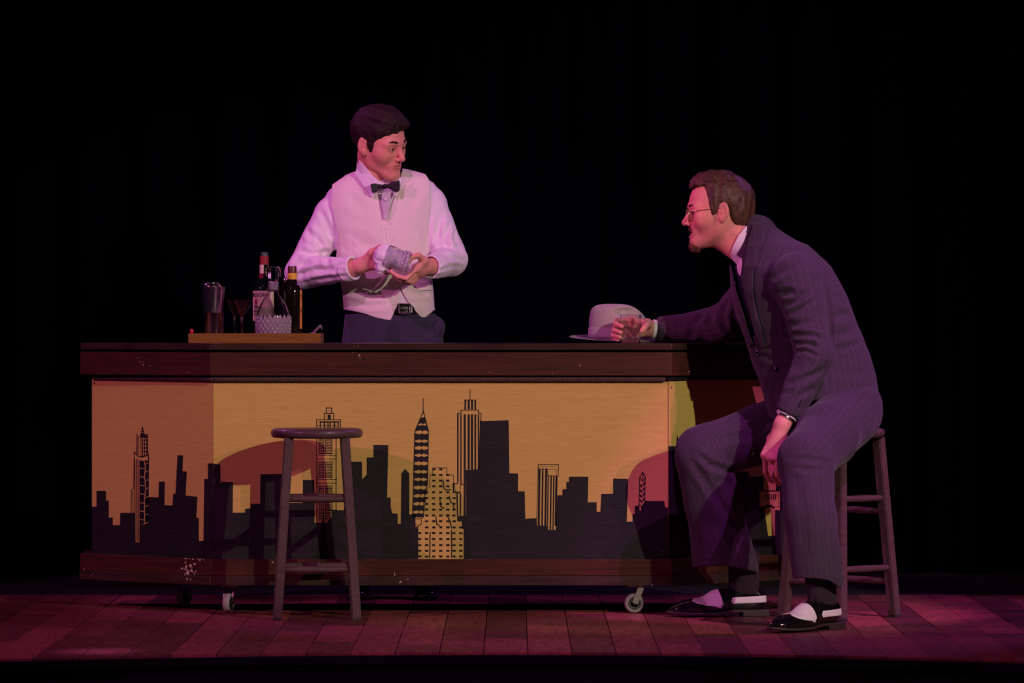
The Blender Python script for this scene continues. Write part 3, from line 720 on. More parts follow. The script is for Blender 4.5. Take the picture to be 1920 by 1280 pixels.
def vnoise(p, seed=0):
    i = np.floor(p).astype(np.int64); f = p-i; u = f*f*(3-2*f)
    def h(ix, iy, iz):
        n = (ix*374761393 + iy*668265263 + iz*2147483647 + seed*144665) & 0xffffffff
        n = ((n ^ (n >> 13))*1274126177) & 0xffffffff; n = n ^ (n >> 16); return (n & 0xffff)/65535.0*2-1
    r = 0
    for dx in (0, 1):
        for dy in (0, 1):
            for dz in (0, 1):
                w = (u[:, 0] if dx else 1-u[:, 0])*(u[:, 1] if dy else 1-u[:, 1])*(u[:, 2] if dz else 1-u[:, 2])
                r = r + w*h(i[:, 0]+dx, i[:, 1]+dy, i[:, 2]+dz)
    return r
def nets(f, lo, hi, res, newton=2):
    lo, hi = V3(lo), V3(hi); Bk = 8
    nb = np.ceil(((hi-lo)/res+1)/Bk).astype(int); n = nb*Bk
    cs = np.stack(np.meshgrid(*[np.arange(k)*Bk+Bk/2-.5 for k in nb], indexing='ij'), -1).reshape(-1, 3)
    fc = f(cs*res+lo); act = np.abs(fc) < Bk*res*1.35
    V = np.repeat(np.repeat(np.repeat(fc.reshape(nb), Bk, 0), Bk, 1), Bk, 2).astype(np.float32)
    V6 = V.reshape(nb[0], Bk, nb[1], Bk, nb[2], Bk)
    ids = np.argwhere(act.reshape(nb)); off = np.stack(np.meshgrid(*[np.arange(Bk)]*3, indexing='ij'), -1).reshape(-1, 3)
    for s in range(0, len(ids), 400):
        q = ids[s:s+400]; P_ = (q[:, None, :]*Bk + off[None]).reshape(-1, 3)*res+lo
        v = f(P_).astype(np.float32).reshape(len(q), Bk, Bk, Bk)
        V6[q[:, 0], :, q[:, 1], :, q[:, 2], :] = v
    Sg = V < 0
    c = Sg[:-1, :-1, :-1].astype(np.int8)
    for dx in (0, 1):
        for dy in (0, 1):
            for dz in (0, 1):
                if dx+dy+dz: c = c + Sg[dx:V.shape[0]-1+dx, dy:V.shape[1]-1+dy, dz:V.shape[2]-1+dz]
    cells = np.argwhere((c > 0) & (c < 8)); idm = np.full(c.shape, -1, np.int64); idm[tuple(cells.T)] = np.arange(len(cells))
    acc = np.zeros((len(cells), 3)); cnt = np.zeros(len(cells))
    co = [(a, b, d) for a in (0, 1) for b in (0, 1) for d in (0, 1)]
    val = {o: V[cells[:, 0]+o[0], cells[:, 1]+o[1], cells[:, 2]+o[2]] for o in co}
    for o in co:
        for ax in range(3):
            if o[ax]: continue
            o2 = tuple(1 if i == ax else o[i] for i in range(3)); a, b = val[o], val[o2]; m = (a < 0) != (b < 0)
            t = np.where(m, a/np.where(m, a-b, 1), 0); pt = np.zeros((len(cells), 3)) + o; pt[:, ax] = t
            acc[m] += pt[m]; cnt[m] += 1
    v = (cells + acc/cnt[:, None])*res+lo
    e = res*.25
    def grad(v): return np.stack([f(v+d)-f(v-d) for d in np.eye(3)*e], 1)/(2*e)
    for _ in range(newton):
        g = grad(v); fv = f(v); st = (fv/np.maximum((g*g).sum(1), .2))[:, None]*g
        ln = np.sqrt((st**2).sum(1))[:, None]; v = v - st*np.minimum(1, .5*res/np.maximum(ln, 1e-9))
    faces = []
    for ax in range(3):
        sl0 = [slice(1, -1)]*3; sl0[ax] = slice(0, -1); sl1 = list(sl0); sl1[ax] = slice(1, None)
        A0, B0 = Sg[tuple(sl0)], Sg[tuple(sl1)]; e_ = np.argwhere(A0 != B0); b_, c_ = (ax+1) % 3, (ax+2) % 3
        base_ = e_.copy(); base_[:, b_] += 1; base_[:, c_] += 1
        inside = A0[tuple(e_.T)]
        def cid(db, dc): q = base_.copy(); q[:, b_] += db; q[:, c_] += dc; return idm[q[:, 0], q[:, 1], q[:, 2]]
        Q = np.stack([cid(-1, -1), cid(0, -1), cid(0, 0), cid(-1, 0)], 1); Q[~inside] = Q[~inside][:, ::-1]; faces.append(Q)
    Fq = np.concatenate(faces); Fq = Fq[(Fq >= 0).all(1)]
    return v, Fq
def vnormals(v, q):
    n = np.cross(v[q[:, 2]]-v[q[:, 0]], v[q[:, 3]]-v[q[:, 1]]); N_ = np.zeros_like(v)
    for k in range(4): np.add.at(N_, q[:, k], n)
    return N_/np.maximum(np.linalg.norm(N_, axis=1), 1e-12)[:, None]
def bounds(pts, m=.03):
    a = np.array(pts); return a.min(0)-m, a.max(0)+m
def mesh_obj(name, parts, m, parent=None, disp=None, col=None, stripe=None, smooth_it=0):
    """parts: list of (v, quads); joined into one mesh object"""
    vs, qs, o_ = [], [], 0
    for v, q in parts:
        if smooth_it:
            for _ in range(smooth_it):
                a = np.zeros_like(v); c = np.zeros(len(v))
                for k in range(4):
                    np.add.at(a, q[:, k], v[q[:, (k+1) % 4]]); np.add.at(a, q[:, (k+1) % 4], v[q[:, k]]); np.add.at(c, q[:, k], 1); np.add.at(c, q[:, (k+1) % 4], 1)
                v = v*.5 + a/np.maximum(c, 1)[:, None]*.5
        if disp is not None: v = v + vnormals(v, q)*disp(v, vnormals(v, q))[:, None]
        vs.append(v); qs.append(q+o_); o_ += len(v)
    v = np.concatenate(vs); q = np.concatenate(qs)
    me = bpy.data.meshes.new(name); me.vertices.add(len(v)); me.vertices.foreach_set('co', v.astype(np.float32).ravel())
    me.loops.add(len(q)*4); me.loops.foreach_set('vertex_index', q.astype(np.int32).ravel())
    me.polygons.add(len(q)); me.polygons.foreach_set('loop_start', np.arange(0, len(q)*4, 4, dtype=np.int32)); me.polygons.foreach_set('loop_total', np.full(len(q), 4, np.int32))
    me.polygons.foreach_set('use_smooth', np.ones(len(q), bool)); me.update(calc_edges=True); me.validate()
    for mm in (m if isinstance(m, (list, tuple)) else [m]): me.materials.append(mm)
    if col is not None:
        at_ = me.color_attributes.new('Col', 'FLOAT_COLOR', 'POINT'); c4 = np.ones((len(v), 4), np.float32); c4[:, :3] = col(v); at_.data.foreach_set('color', c4.ravel())
    if stripe is not None:
        at_ = me.attributes.new('stripe', 'FLOAT', 'POINT'); at_.data.foreach_set('value', stripe(v).astype(np.float32))
    o = bpy.data.objects.new(name, me); link(o)
    if parent is not None: setpar(o, parent)
    return o
def folds(strokes, back=False):
    """strokes: (points in the elevation, width px, depth m): a groove with a raised lip on both sides"""
    def fn(v, n):
        x, y = pxy(v); out = np.zeros(len(v)); w8 = np.clip((-n[:, 1]-.25)*2.5, 0, 1)
        for pts, wd, dp in strokes:
            d2 = np.full(len(v), 1e9); tt = np.zeros(len(v)); L_ = len(pts)-1
            for i in range(L_):
                a, b = np.array(pts[i], float), np.array(pts[i+1], float); e = b-a; wx, wy = x-a[0], y-a[1]
                t = np.clip((wx*e[0]+wy*e[1])/(e@e), 0, 1); q = (wx-e[0]*t)**2+(wy-e[1]*t)**2
                m = q < d2; d2 = np.where(m, q, d2); tt = np.where(m, (i+t)/L_, tt)
            d = np.sqrt(d2)/wd; taper = np.clip(np.sin(np.pi*np.clip(tt, .04, .96))*1.6, .15, 1)
            out += taper*dp*(-np.exp(-d*d) + .55*np.exp(-((d-1.9)/.9)**2))
        return out*w8
    return fn
def add_disp(*fs): return lambda v, n: sum(f(v, n) for f in fs)
def lumps(amp, scale, seed=0, st=(1, 1, 1)): return lambda v, n: amp*vnoise(v/scale*np.array(st), seed)
# ------------------------------------------------------------------ hat
YH = .30
def hat_sdf(p):
    z0 = ZT + .014; k = (D0+YH)/F; cx = X(1163, YH)
    rows = [(z0, cx, YH, 59*k, .079), (z0+.03, cx-.001, YH, 58*k, .077), (z0+.07, cx-.002, YH, 57*k, .073), (z0+.098, cx-.003, YH, 54*k, .066), (z0+.118, cx-.008, YH, 47*k, .056), (z0+.130, cx-.018, YH, 30*k, .035)]
    d = loft(p, rows, 2.1)
    # the crown slopes down towards the front (right)
    d = smax(d, (p[:, 2]-(z0+.124-.08*(p[:, 0]-cx-.0)-7*np.maximum(p[:, 0]-cx-.01, 0)**2))*.95, .03)
    for s in (-1, 1): d = smax(d, -ell(p, (cx+.034, YH+s*.078, z0+.094), (.058, .046, .020)), .012)
    d = smax(d, -ell(p, (cx-.0, YH, z0+.142), (.085, .016, .020)), .015)
    return d
hat = empty('fedora_hat', (X(1163, YH), YH, ZT)); tag(hat, 'pale grey felt fedora lying on the bar behind the tumbler', 'hat')
v, q = nets(hat_sdf, (X(1090, YH), YH-.1, ZT), (X(1240, YH), YH+.1, ZT+.16), .003); mesh_obj('crown', [(v, q)], M_hat, hat)
def band_sdf(p): return np.maximum(np.maximum(hat_sdf(p)-.0022, -(hat_sdf(p)+.003)), np.abs(p[:, 2]-(ZT+.034))-.019)
v, q = nets(band_sdf, (X(1090, YH), YH-.1, ZT), (X(1240, YH), YH+.1, ZT+.07), .0028); mesh_obj('hat_band', [(v, q)], M_band, hat)
b = NB(); rings = []; k = (D0+YH)/F; cx = X(1163, YH)
for j in range(9):
    t = j/8; ring = []
    for i in range(72):
        a = 2*math.pi*i/72; r0x, r0y, r1x, r1y = 56*k, .074, 96*k, .135
        rx, ry = r0x+(r1x-r0x)*t, r0y+(r1y-r0y)*t
        lift = .013 - .010*t*max(0, -math.sin(a)) + t*t*(.012*max(0, math.sin(a)) + .006*max(0, -math.cos(a))) - .012*t*max(0, math.cos(a))
        ring.append(b.verts.new((cx+rx*math.cos(a), YH+ry*math.sin(a), ZT+.0025+max(lift, .0))))
    rings.append(ring)
for r0, r1 in zip(rings, rings[1:]):
    for i in range(72): b.faces.new((r0[i], r1[i], r1[(i+1) % 72], r0[(i+1) % 72]))
bmesh.ops.solidify(b, geom=b.faces, thickness=.0028)
obj('brim', b, M_hat, hat, smooth=60)

# ------------------------------------------------------------------ heads
def head_frame(px, py, Y, yaw, pitch, roll):
    """columns: local x (person's right), y (forward), z (up)"""
    c = V3(W(px, py, Y)); yw, pt, rl = R(yaw), R(pitch), R(roll)
    f = Vector((math.sin(yw), -math.cos(yw), 0)); up = Vector((0, 0, 1)); x = f.cross(up)
    f2 = f*math.cos(pt) - up*math.sin(pt); u2 = up*math.cos(pt) + f*math.sin(pt)
    x2 = x*math.cos(rl) - u2*math.sin(rl); u3 = u2*math.cos(rl) + x*math.sin(rl)
    return c, np.array([x2, f2, u3])          # rows are the axes
def to_local(p, H): return (p-H[0]) @ H[1].T
def to_world(q, H): return np.asarray(q) @ H[1] + H[0]
EYE = (.0305, .0785, .006)
def head_core(q, o):
    a = np.abs(q[:, 0]); m = np.stack([a, q[:, 1], q[:, 2]], 1); w = o.get('w', 1.0)
    d = ell(q, (0, -.012, .045), (.0745, .098, .083))
    d = smin(d, ell(q, (0, .030, .012), (.066*w, .064, .086)), .03)
    d = smin(d, rc(q, (0, .028, -.03), (0, .057, -.079), .058*w, .030), .03)
    d = smin(d, rc(m, (.050*w, -.004, -.030), (.045*w, .010, -.060), .016, .011), .03)
    d = smin(d, rc(m, (.045*w, .008, -.058), (.011, .072, -.095), .012, .013), .03)
    d = smin(d, ell(q, (0, .078, -.091), (.020, .018, .016)), .02)
    d = smin(d, sph(m, (.043*w, .056, -.020), .021), .04)
    d = smin(d, rc(m, (.010, .0885, .024), (.046, .0735, .022), .0095, .009), .018)
    d = smax(d, -ell(m, (.031, .101, .004), (.0175, .015, .0115)), .016)
    # nose
    d = smin(d, rc(q, (0, .088, .016), (0, .110, -.022), .0075, .0095), .012)
    d = smin(d, sph(q, (0, .1130, -.0285), .0090), .010)
    d = smin(d, sph(m, (.0108, .100, -.0325), .0070), .008)
    d = smax(d, -ell(m, (.0065, .109, -.0405), (.0042, .006, .004)), .003)
    # lips
    d = smin(d, ell(q, (0, .080, -.058), (.030, .016, .022)), .015)
    op = o.get('open', 0)
    lp = o.get('lip', 0)
    up_ = rc(m, (0, .0955+lp, -.0535+op*.3), (.0235, .0835, -.0570), .0058, .0030)
    lo_ = rc(m, (0, .0935+lp, -.0645-op), (.021, .0835, -.0590-op*.4), .0066, .0034)
    d = smin(d, up_, .006); d = smin(d, lo_, .006)
    d = smax(d, -rc(m, (0, .1015, -.0592-op*.4), (.0255, .0860, -.0578-op*.2), .0016+op*.42, .0012), .003)
    if op: d = smax(d, -ell(q, (0, .093, -.0592-op*.4), (.017, .022, op*.75)), .004)
    d = smax(d, -rc(q, (0, .1005, -.044), (0, .0990, -.049), .0020, .0022), .004)
    # lids over the eyeballs
    lid = sph(m, EYE, .0142); oy = m[:, 2]-EYE[2]; gap = o.get('eye', .0042)
    slit = np.maximum(np.abs(oy+.0008)-gap*(1-((m[:, 0]-EYE[0])/.0155)**2), -(m[:, 1]-EYE[1]-.003))
    lid = np.maximum(lid, -slit*.8); lid = np.maximum(lid, -sph(m, EYE, .0122))
    core = np.maximum(d, -np.maximum(sph(m, EYE, .0125), -(m[:, 1]-EYE[1])))
    d = smin(core, lid, .004)
    # ears
    e0 = m - np.array([.0765*(1), -.006, .002]); th = R(20)
    ex = e0[:, 0]*math.cos(th) - e0[:, 1]*math.sin(th)*-1; ey = e0[:, 1]*math.cos(th) - e0[:, 0]*math.sin(th)
    er = np.stack([ex, ey, e0[:, 2]], 1)
    ear = ell(er, (0, -.004, .004), (.0075, .0185, .031)); ear = smin(ear, ell(er, (-.001, .004, -.022), (.006, .009, .012)), .008)
    ear = smax(ear, -ell(er, (.0085, -.002, .006), (.006, .0115, .021)), .004)
    ear = smin(ear, ell(er, (.001, -.001, -.001), (.004, .0045, .015)), .005)
    ear = smax(ear, -sph(er, (.007, .007, -.006), .0052), .003)
    return smin(d, ear, .006)
def head_col(q, o):
    n = len(q); c = np.tile(np.array(o.get('skin', (.62, .33, .23))), (n, 1)); a = np.abs(q[:, 0])
    c *= (1 + .06*vnoise(q/.012, 3))[:, None]
    op = o.get('open', 0)
    def mix(w, col_): 
        nonlocal c; w = np.clip(w, 0, 1)[:, None]; c = c*(1-w) + np.array(col_)*w
    lip = np.minimum(((a/.0225)**2 + ((q[:, 2]+.0545-op*.2)/.0052)**2), ((a/.021)**2 + ((q[:, 2]+.0645+op)/.0062)**2))
    mix((1.15-lip)*4*(q[:, 1] > .074), (.52, .19, .16))
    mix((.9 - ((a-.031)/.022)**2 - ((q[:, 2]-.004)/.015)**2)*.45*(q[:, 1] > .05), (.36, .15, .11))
    zl = EYE[2]-.0008+o.get('eye', .0042)*(1-((a-EYE[0])/.0155)**2)
    mix((1.3-np.abs(q[:, 2]-zl-.0004)/.0013)*(np.abs(a-EYE[0]) < .0145)*(q[:, 1] > .074)*.9, (.06, .03, .025))
    if op: mix(((q[:, 1] < .094-a*.25) & (np.abs(q[:, 2]+.0592+op*.4) < op*.7) & (a < .019) & (q[:, 1] > .06))*1.0, (.03, .006, .006))
    if 'beard' in o:
        w = np.clip((-.030-q[:, 2])/.03, 0, 1)*np.clip((q[:, 1]+.02)/.03, 0, 1); mix(w*.28, (.20, .085, .05))
        mix(np.clip(1-((q[:, 1]-.018)/.012)**2, 0, 1)*(a > .045)*np.clip((.03-q[:, 2])/.02, 0, 1)*np.clip((q[:, 2]+.05)/.03, 0, 1)*.6, (.16, .07, .04))
    mix(((q[:, 0]**2 > .0715**2) & (q[:, 1] > -.04) & (np.abs(q[:, 2]) < .035))*.25, (.62, .22, .17))
    return np.clip(c, 0, 1)
def eyes_and_brows(H, body, hairm, o, look=(0, 1, 0)):
    for s in (-1, 1):
        c = to_world((EYE[0]*s, EYE[1], EYE[2]), H); d = to_world(np.array(look)/np.linalg.norm(look), H)-H[0]
        M = axisM(c, d); b = NB(); rings = [(0, .0124)] + [(.0124*math.sin(R(t)), .0124*math.cos(R(t))) for t in range(12, 180, 12)] + [(0, -.0124)]
        add_lathe(b, rings[::-1], 24, M)
        for f in b.faces:
            cc = M.inverted() @ f.calc_center_median(); f.material_index = 1 if cc.z > .0100 else 0
        obj('eyeball', b, [M_eye, M_iris], body, smooth=180)
        bz = o.get('brow', .027)
        pts = [(.013, .0980, bz+.001), (.024, .0965, bz+.0040), (.037, .0895, bz+.0055), (.049, .0815, bz+.001)]
        pts = [to_world((x*s, y, z), H) for x, y, z in pts]; rad = [.0026, .0034, .0030, .0014]
        f = lambda p: chain(p, pts, rad, .004)
        v, q = nets(f, *bounds(pts, .012), .0016); mesh_obj('eyebrow', [(v, q)], hairm, body, disp=lumps(.0008, .002, 5))

def hand_sdf(p, wrist, fingers, thumb, forearm=None, fr=(.0088, .0084, .0076, .0068), wr=.025, pr_=.0135, ks=(1, 1, .95, .85)):
    """fingers: four lists of 4 joints; one continuous surface with the forearm"""
    palm = None
    for i, fg in enumerate(fingers):
        e = rc(p, wrist, fg[0], wr*.62, pr_*ks[i]); palm = e if palm is None else smin(palm, e, .016)
    if thumb is not None: palm = smin(palm, rc(p, wrist, thumb[0], wr*.6, .0145), .014); palm = smin(palm, rc(p, thumb[0], fingers[0][0], .0125, .011), .012)
    if forearm is not None: palm = smin(palm, chain(p, [wrist]+list(forearm), [wr*.84]+[wr*1.1]*len(forearm), .01), .014)
    d = None
    for i, fg in enumerate(fingers):
        e = chain(p, fg, [r*ks[i] for r in fr], .002); d = e if d is None else smin(d, e, .0015)
    if thumb is not None: d = smin(d, chain(p, thumb, [.0130, .0105, .0098, .0078], .003), .002)
    return smin(palm, d, .007)

# ------------------------------------------------------------------ shoes (shared by both men)
def shoe(person, heel, toe, L_=.32, white=True):
    """heel, toe: floor points; local x runs from the back of the heel to the toe"""
    h, t = Vector(heel), Vector(toe); d = (t-h).normalized(); side = Vector((0, 0, 1)).cross(d); H = (V3(h), np.array([d, side, Vector((0, 0, 1))])); s = L_/.32
    def upper(q):
        q = q/s
        u = ell(q, (.052, 0, .050), (.050, .034, .048))
        u = smin(u, ell(q, (.120, 0, .045), (.070, .036, .040)), .03)
        u = smin(u, rc(q, (.070, 0, .085), (.165, 0, .052), .030, .027), .03)
        u = smin(u, ell(q, (.215, .002, .030), (.075, .044, .029)), .03)
        u = smin(u, ell(q, (.268, .002, .024), (.048, .034, .018)), .02)
        u = smax(u, -(q[:, 2]-.013), .004)
        u = smax(u, q[:, 2]-(.098-.10*np.maximum(q[:, 0]-.06, 0)), .006)
        u = smax(u, -(rc(q, (.058, 0, .075), (.075, 0, .12), .029, .030)), .003)
        return u*s
    def F_(f): return lambda p: f(to_local(p, H))
    lo_, hi_ = bounds([to_world(x, H) for x in ((-.01, -.06, 0), (.33*s, .06, 0), (-.01, .06, .12), (.33*s, -.06, .12))], .01)
    u_, uq = nets(F_(upper), lo_, hi_, .003); sh = mesh_obj('shoe', [(u_, uq)], M_shoeblk, person)
    out = [(0, -.026), (-.006, 0), (0, .026), (.05, .035), (.12, .035), (.18, .045), (.24, .047), (.29, .036), (.322, .012), (.324, -.008), (.30, -.032), (.24, -.044), (.18, -.042), (.12, -.032), (.05, -.034)]
    def sole(q):
        q = q/s; e = poly2(q[:, 0], q[:, 1], out)-.002
        arch = .008*np.clip((.17-q[:, 0])/.06, 0, 1)*1.0 + .006*np.clip((q[:, 0]-.24)/.08, 0, 1)**2
        s1 = smax(e, np.abs(q[:, 2]-.010-arch)-.0045, .003)
        s2 = smax(smax(e, q[:, 0]-.085, .002), np.abs(q[:, 2]-.010)-.0098, .002)
        return np.minimum(s1, s2)*s
    v, q = nets(F_(sole), lo_, hi_, .0028); mesh_obj('sole', [(v, q)], M_sole, sh)
    if white:
        strip = [(.008, .046), (.118, .043), (.122, .050), (.118, .061), (.008, .065)]
        vamp = [(.158, .028), (.175, .035), (.205, .038), (.232, .044), (.246, .052), (.20, .08), (.165, .095), (.158, .070), (.150, .042)]
        for pg in (strip, vamp):
            f = lambda q, pg=pg: np.maximum(np.maximum(upper(q)-.0013, -(upper(q)+.003)), smin(poly2(q[:, 0]/s, q[:, 2]/s, pg), poly2(q[:, 0]/s, q[:, 2]/s, pg), .001)*s-.001)
            v, q = nets(F_(f), lo_, hi_, .0022); mesh_obj('white_panel', [(v, q)], M_shoewht, sh)
    b = NB()
    for k in range(4):
        x = .112+.013*k; z = .108-.0105*k - .001
        b2 = [to_world((x*s, y*s, z*s), H) for y, z in ((-.016, z-.010), (-.008, z-.001), (.008, z-.001), (.016, z-.010))]
        add_tube(b, b2, .0014, 6)
    kn = Vector(to_world((.120*s, 0, .103*s), H))
    for sg in (-1, 1):
        for rr2, dn in ((.030, .02), (.014, .045)):
            p0 = kn; pts = [p0, Vector(to_world(((.120+.008*sg)*s, sg*.020*s, .108*s), H)), Vector(to_world(((.125+rr2*sg*.4)*s, sg*(.038)*s, (.100-dn)*s), H)), Vector(to_world(((.135+rr2*sg*.3)*s, sg*.045*s, (.085-dn*1.2)*s), H))]
            add_tube(b, pts, .0011, 6)
    obj('laces', b, M_lace, sh, smooth=60)
    return sh
# ------------------------------------------------------------------ the bartender
def w3(px, py, Y): return V3(W(px, py, Y))
def prow(rows, dy=0):
    """picture rows (py, left px, right px, Yc, ry) -> loft rows"""
    return [(Z(py, Yc), X((l+r)/2, Yc), Yc, (r-l)/2*(D0+Yc)/F + dy, ry + dy) for py, l, r, Yc, ry in rows]
TB = .97
bman = empty('person', (X(735, TB), TB, 0))
tag(bman, 'dark-haired man behind the bar in white vest and bow tie wiping a glass', 'person')
HB = head_frame(710, 272, .90, 53, 13, 8); ob = {'w': .90, 'eye': .0035, 'lip': -.0028, 'skin': (.72, .30, .22), 'brow': .028}
torso_rows = [(318, 668, 775, .975, .050), (330, 650, 798, .98, .062), (344, 628, 816, .98, .076), (362, 612, 824, .975, .092), (392, 608, 822, .97, .105), (430, 618, 814, .965, .114), (480, 634, 804, .96, .116), (530, 642, 806, .96, .115), (575, 648, 810, .96, .116), (604, 648, 816, .97, .112)]
def b_torso(p, off=0): return loft(p, prow(torso_rows), 2.3) - off
shL, elL, cfL, wrL = w3(620, 406, .97), w3(567, 510, .93), w3(655, 504, .765), w3(676, 498, .735)
shR, elR, cfR, wrR = w3(808, 388, .97), w3(846, 486, .92), w3(813, 500, .775), w3(798, 500, .735)
def b_body(p):
    d = b_torso(p, -.016)
    d = smin(d, rc(p, w3(700, 360, .96), w3(703, 312, .925), .060, .054), .03)
    for a, b_, c, e, f_ in ((shL, elL, cfL, wrL, 0), (shR, elR, cfR, wrR, 0)): d = smin(d, chain(p, [a, b_, c], [.045, .038, .028]), .02)
    for sx in (-1, 1):
        d = smin(d, chain(p, [w3(735+48*sx, 640, .97), w3(735+55*sx, 860, .96), (X(735+58*sx, .98), .98, .10)], [.080, .058, .040]), .03)
    return d
def b_head(p):
    q = to_local(p, HB); d = head_core(q, ob)
    return smin(d, rc(p, w3(702, 352, .955), to_world((0, -.026, -.045), HB), .058, .052), .022)
# right hand (left in the picture) pushes the cloth into the glass; left hand cradles the base
fb_r = [[w3(716, 468, .715), w3(728, 472, .695), w3(737, 480, .69), w3(741, 487, .69)],
        [w3(713, 479, .705), w3(726, 483, .683), w3(735, 490, .68), w3(739, 496, .682)],
        [w3(709, 490, .705), w3(721, 494, .685), w3(729, 500, .682), w3(733, 505, .684)],
        [w3(704, 500, .71), w3(714, 504, .692), w3(721, 509, .690), w3(724, 512, .69)]]
th_r = [w3(698, 474, .700), w3(712, 464, .680), w3(723, 466, .668), w3(731, 472, .660)]
fb_l = [[w3(782, 503, .690), w3(762, 522, .655), w3(746, 518, .650), w3(733, 509, .652)],
        [w3(785, 509, .705), w3(768, 527, .678), w3(750, 524, .668), w3(738, 516, .665)],
        [w3(788, 513, .720), w3(772, 529, .700), w3(757, 529, .690), w3(746, 523, .684)],
        [w3(791, 514, .735), w3(777, 528, .720), w3(765, 530, .710), w3(757, 526, .705)]]
th_l = [w3(795, 489, .700), w3(785, 479, .675), w3(774, 481, .660), w3(766, 490, .652)]
def hb1(p): return hand_sdf(p, wrL, fb_r, th_r, [cfL, cfL*.6+elL*.4], wr=.028)
def hb2(p): return hand_sdf(p, wrR, fb_l, th_l, [cfR, cfR*.6+elR*.4], wr=.028)
pb = [nets(b_body, (X(500, .9), .68, .02), (X(900, .9), 1.15, Z(310, .95)), .012)]
c_ = HB[0]; pb.append(nets(b_head, c_-.165, c_+V3((.165, .165, .15)), .0021))
for f, w_, fl in ((hb1, [wrL, cfL], fb_r+[th_r]), (hb2, [wrR, cfR], fb_l+[th_l])):
    lo_, hi_ = bounds(w_+[j for k in fl for j in k], .035); pb.append(nets(f, lo_, hi_, .0022))
def b_col(v):
    q = to_local(v, HB); c = head_col(q, ob); far = (np.abs(q) > .15).any(1); c[far] = (.74, .33, .25)
    return c
body_b = mesh_obj('body', pb, M_skin, bman, col=b_col)
eyes_and_brows(HB, body_b, M_hairdk, ob, look=(-.25, 1, -.18))
# hair: short, parted, a fringe swept across the forehead
def b_hair(p):
    q = to_local(p, HB)
    d = ell(q, (0, -.012, .050), (.083, .107, .094)); d = smin(d, ell(q, (.0, .030, .098), (.062, .058, .038)), .03)
    d = smin(d, rc(q, (.060, .044, .066), (-.040, .080, .088), .017, .015), .02)
    d = smin(d, ell(q, (0, .026, .014), (.0685, .064, .088)), .02)
    zz = q[:, 2] + .16*q[:, 0] - .01
    cut = poly2(q[:, 1], zz, [(.14, .066), (.14, .20), (-.16, .20), (-.16, -.055), (-.085, -.060), (-.050, -.050), (-.036, -.030), (-.032, .012), (-.018, .028), (.004, .030), (.011, .000), (.013, -.016), (.030, -.018), (.035, .020), (.046, .034), (.075, .052)])
    d = smax(d, cut, .006)
    st = vnoise(np.stack([q[:, 0]/.006, q[:, 1]/.03, q[:, 2]/.012], 1), 4)*.0016 + vnoise(np.stack([q[:, 0]/.014, q[:, 1]/.05, q[:, 2]/.03], 1), 9)*.003
    return d + st
v, q = nets(b_hair, c_-.15, c_+.19, .0028); mesh_obj('hair', [(v, q)], M_hairdk, bman)
# shirt
colpolyL = [(674, 301), (667, 324), (672, 345), (697, 369), (709, 358), (717, 345), (700, 330), (684, 312)]
shirt_f = folds([([(604, 424), (622, 446), (630, 470)], 6, 0.0090), ([(590, 440), (606, 470), (618, 500)], 5, 0.0090), ([(560, 470), (590, 480), (620, 470)], 5, 0.0090), ([(555, 500), (590, 490), (622, 484)], 4.5, 0.0075),
   ([(548, 520), (590, 506), (640, 505)], 5, 0.0075), ([(580, 528), (620, 520), (655, 516)], 4, 0.0045), ([(600, 390), (612, 420), (626, 436)], 5, 0.0060), ([(575, 430), (588, 448)], 6, 0.0060),
   ([(826, 400), (822, 440), (828, 470)], 6, 0.0090), ([(840, 420), (834, 450), (842, 476)], 5, 0.0075), ([(812, 470), (836, 462), (862, 470)], 5, 0.0090), ([(806, 480), (835, 476), (866, 488)], 4, 0.0075),
   ([(822, 510), (845, 500), (866, 500)], 4, 0.0060), ([(620, 500), (640, 496), (660, 497)], 3, 0.0030), ([(818, 520), (840, 512)], 3.5, 0.0060), ([(850, 430), (856, 455), (868, 470)], 5, 0.0060)])
def b_shirt(p):
    d = b_torso(p, -.002)
    d = smax(d, p[:, 2]-Z(322, .96)+.0*p[:, 0], .01)
    d = smin(d, rc(p, w3(700, 372, .965), w3(702, 345, .945), .075, .058), .03)
    a = chain(p, [shL, elL, cfL], [.058, .057, .043], .02)
    b_ = chain(p, [shR, elR, cfR], [.056, .056, .043], .02)
    d = smin(d, a, .03); d = smin(d, b_, .03)
    # open cuffs
    for wr, cf in ((wrL, cfL), (wrR, cfR)):
        ax = (wr-cf)/np.linalg.norm(wr-cf); t = (p-cf) @ ax; r = np.linalg.norm(p-cf-t[:, None]*ax, axis=1)
        cuff = np.maximum(np.maximum(r-.0435, -(r-.0345)), np.abs(t-.002)-.020)
        d = np.maximum(d, np.where(r < .09, t-.004, -1)); d = smin(d, cuff, .003); d = np.maximum(d, -np.maximum(np.maximum(r-.0345, -(t+.03)), t-.08))
    neck = rc(p, w3(702, 352, .955), to_world((0, -.026, -.045), HB), .059, .053)
    return np.maximum(d, -neck-.0005)
lo_, hi_ = (X(500, .9), .70, Z(606, .96)), (X(900, .9), 1.12, Z(325, .95))
v, q = nets(b_shirt, lo_, hi_, .0042); shirt = mesh_obj('shirt', [(v, q)], M_white, bman, disp=add_disp(shirt_f, lumps(.004, .05, 2), lumps(.0015, .018, 7, (1, 1, .6))))
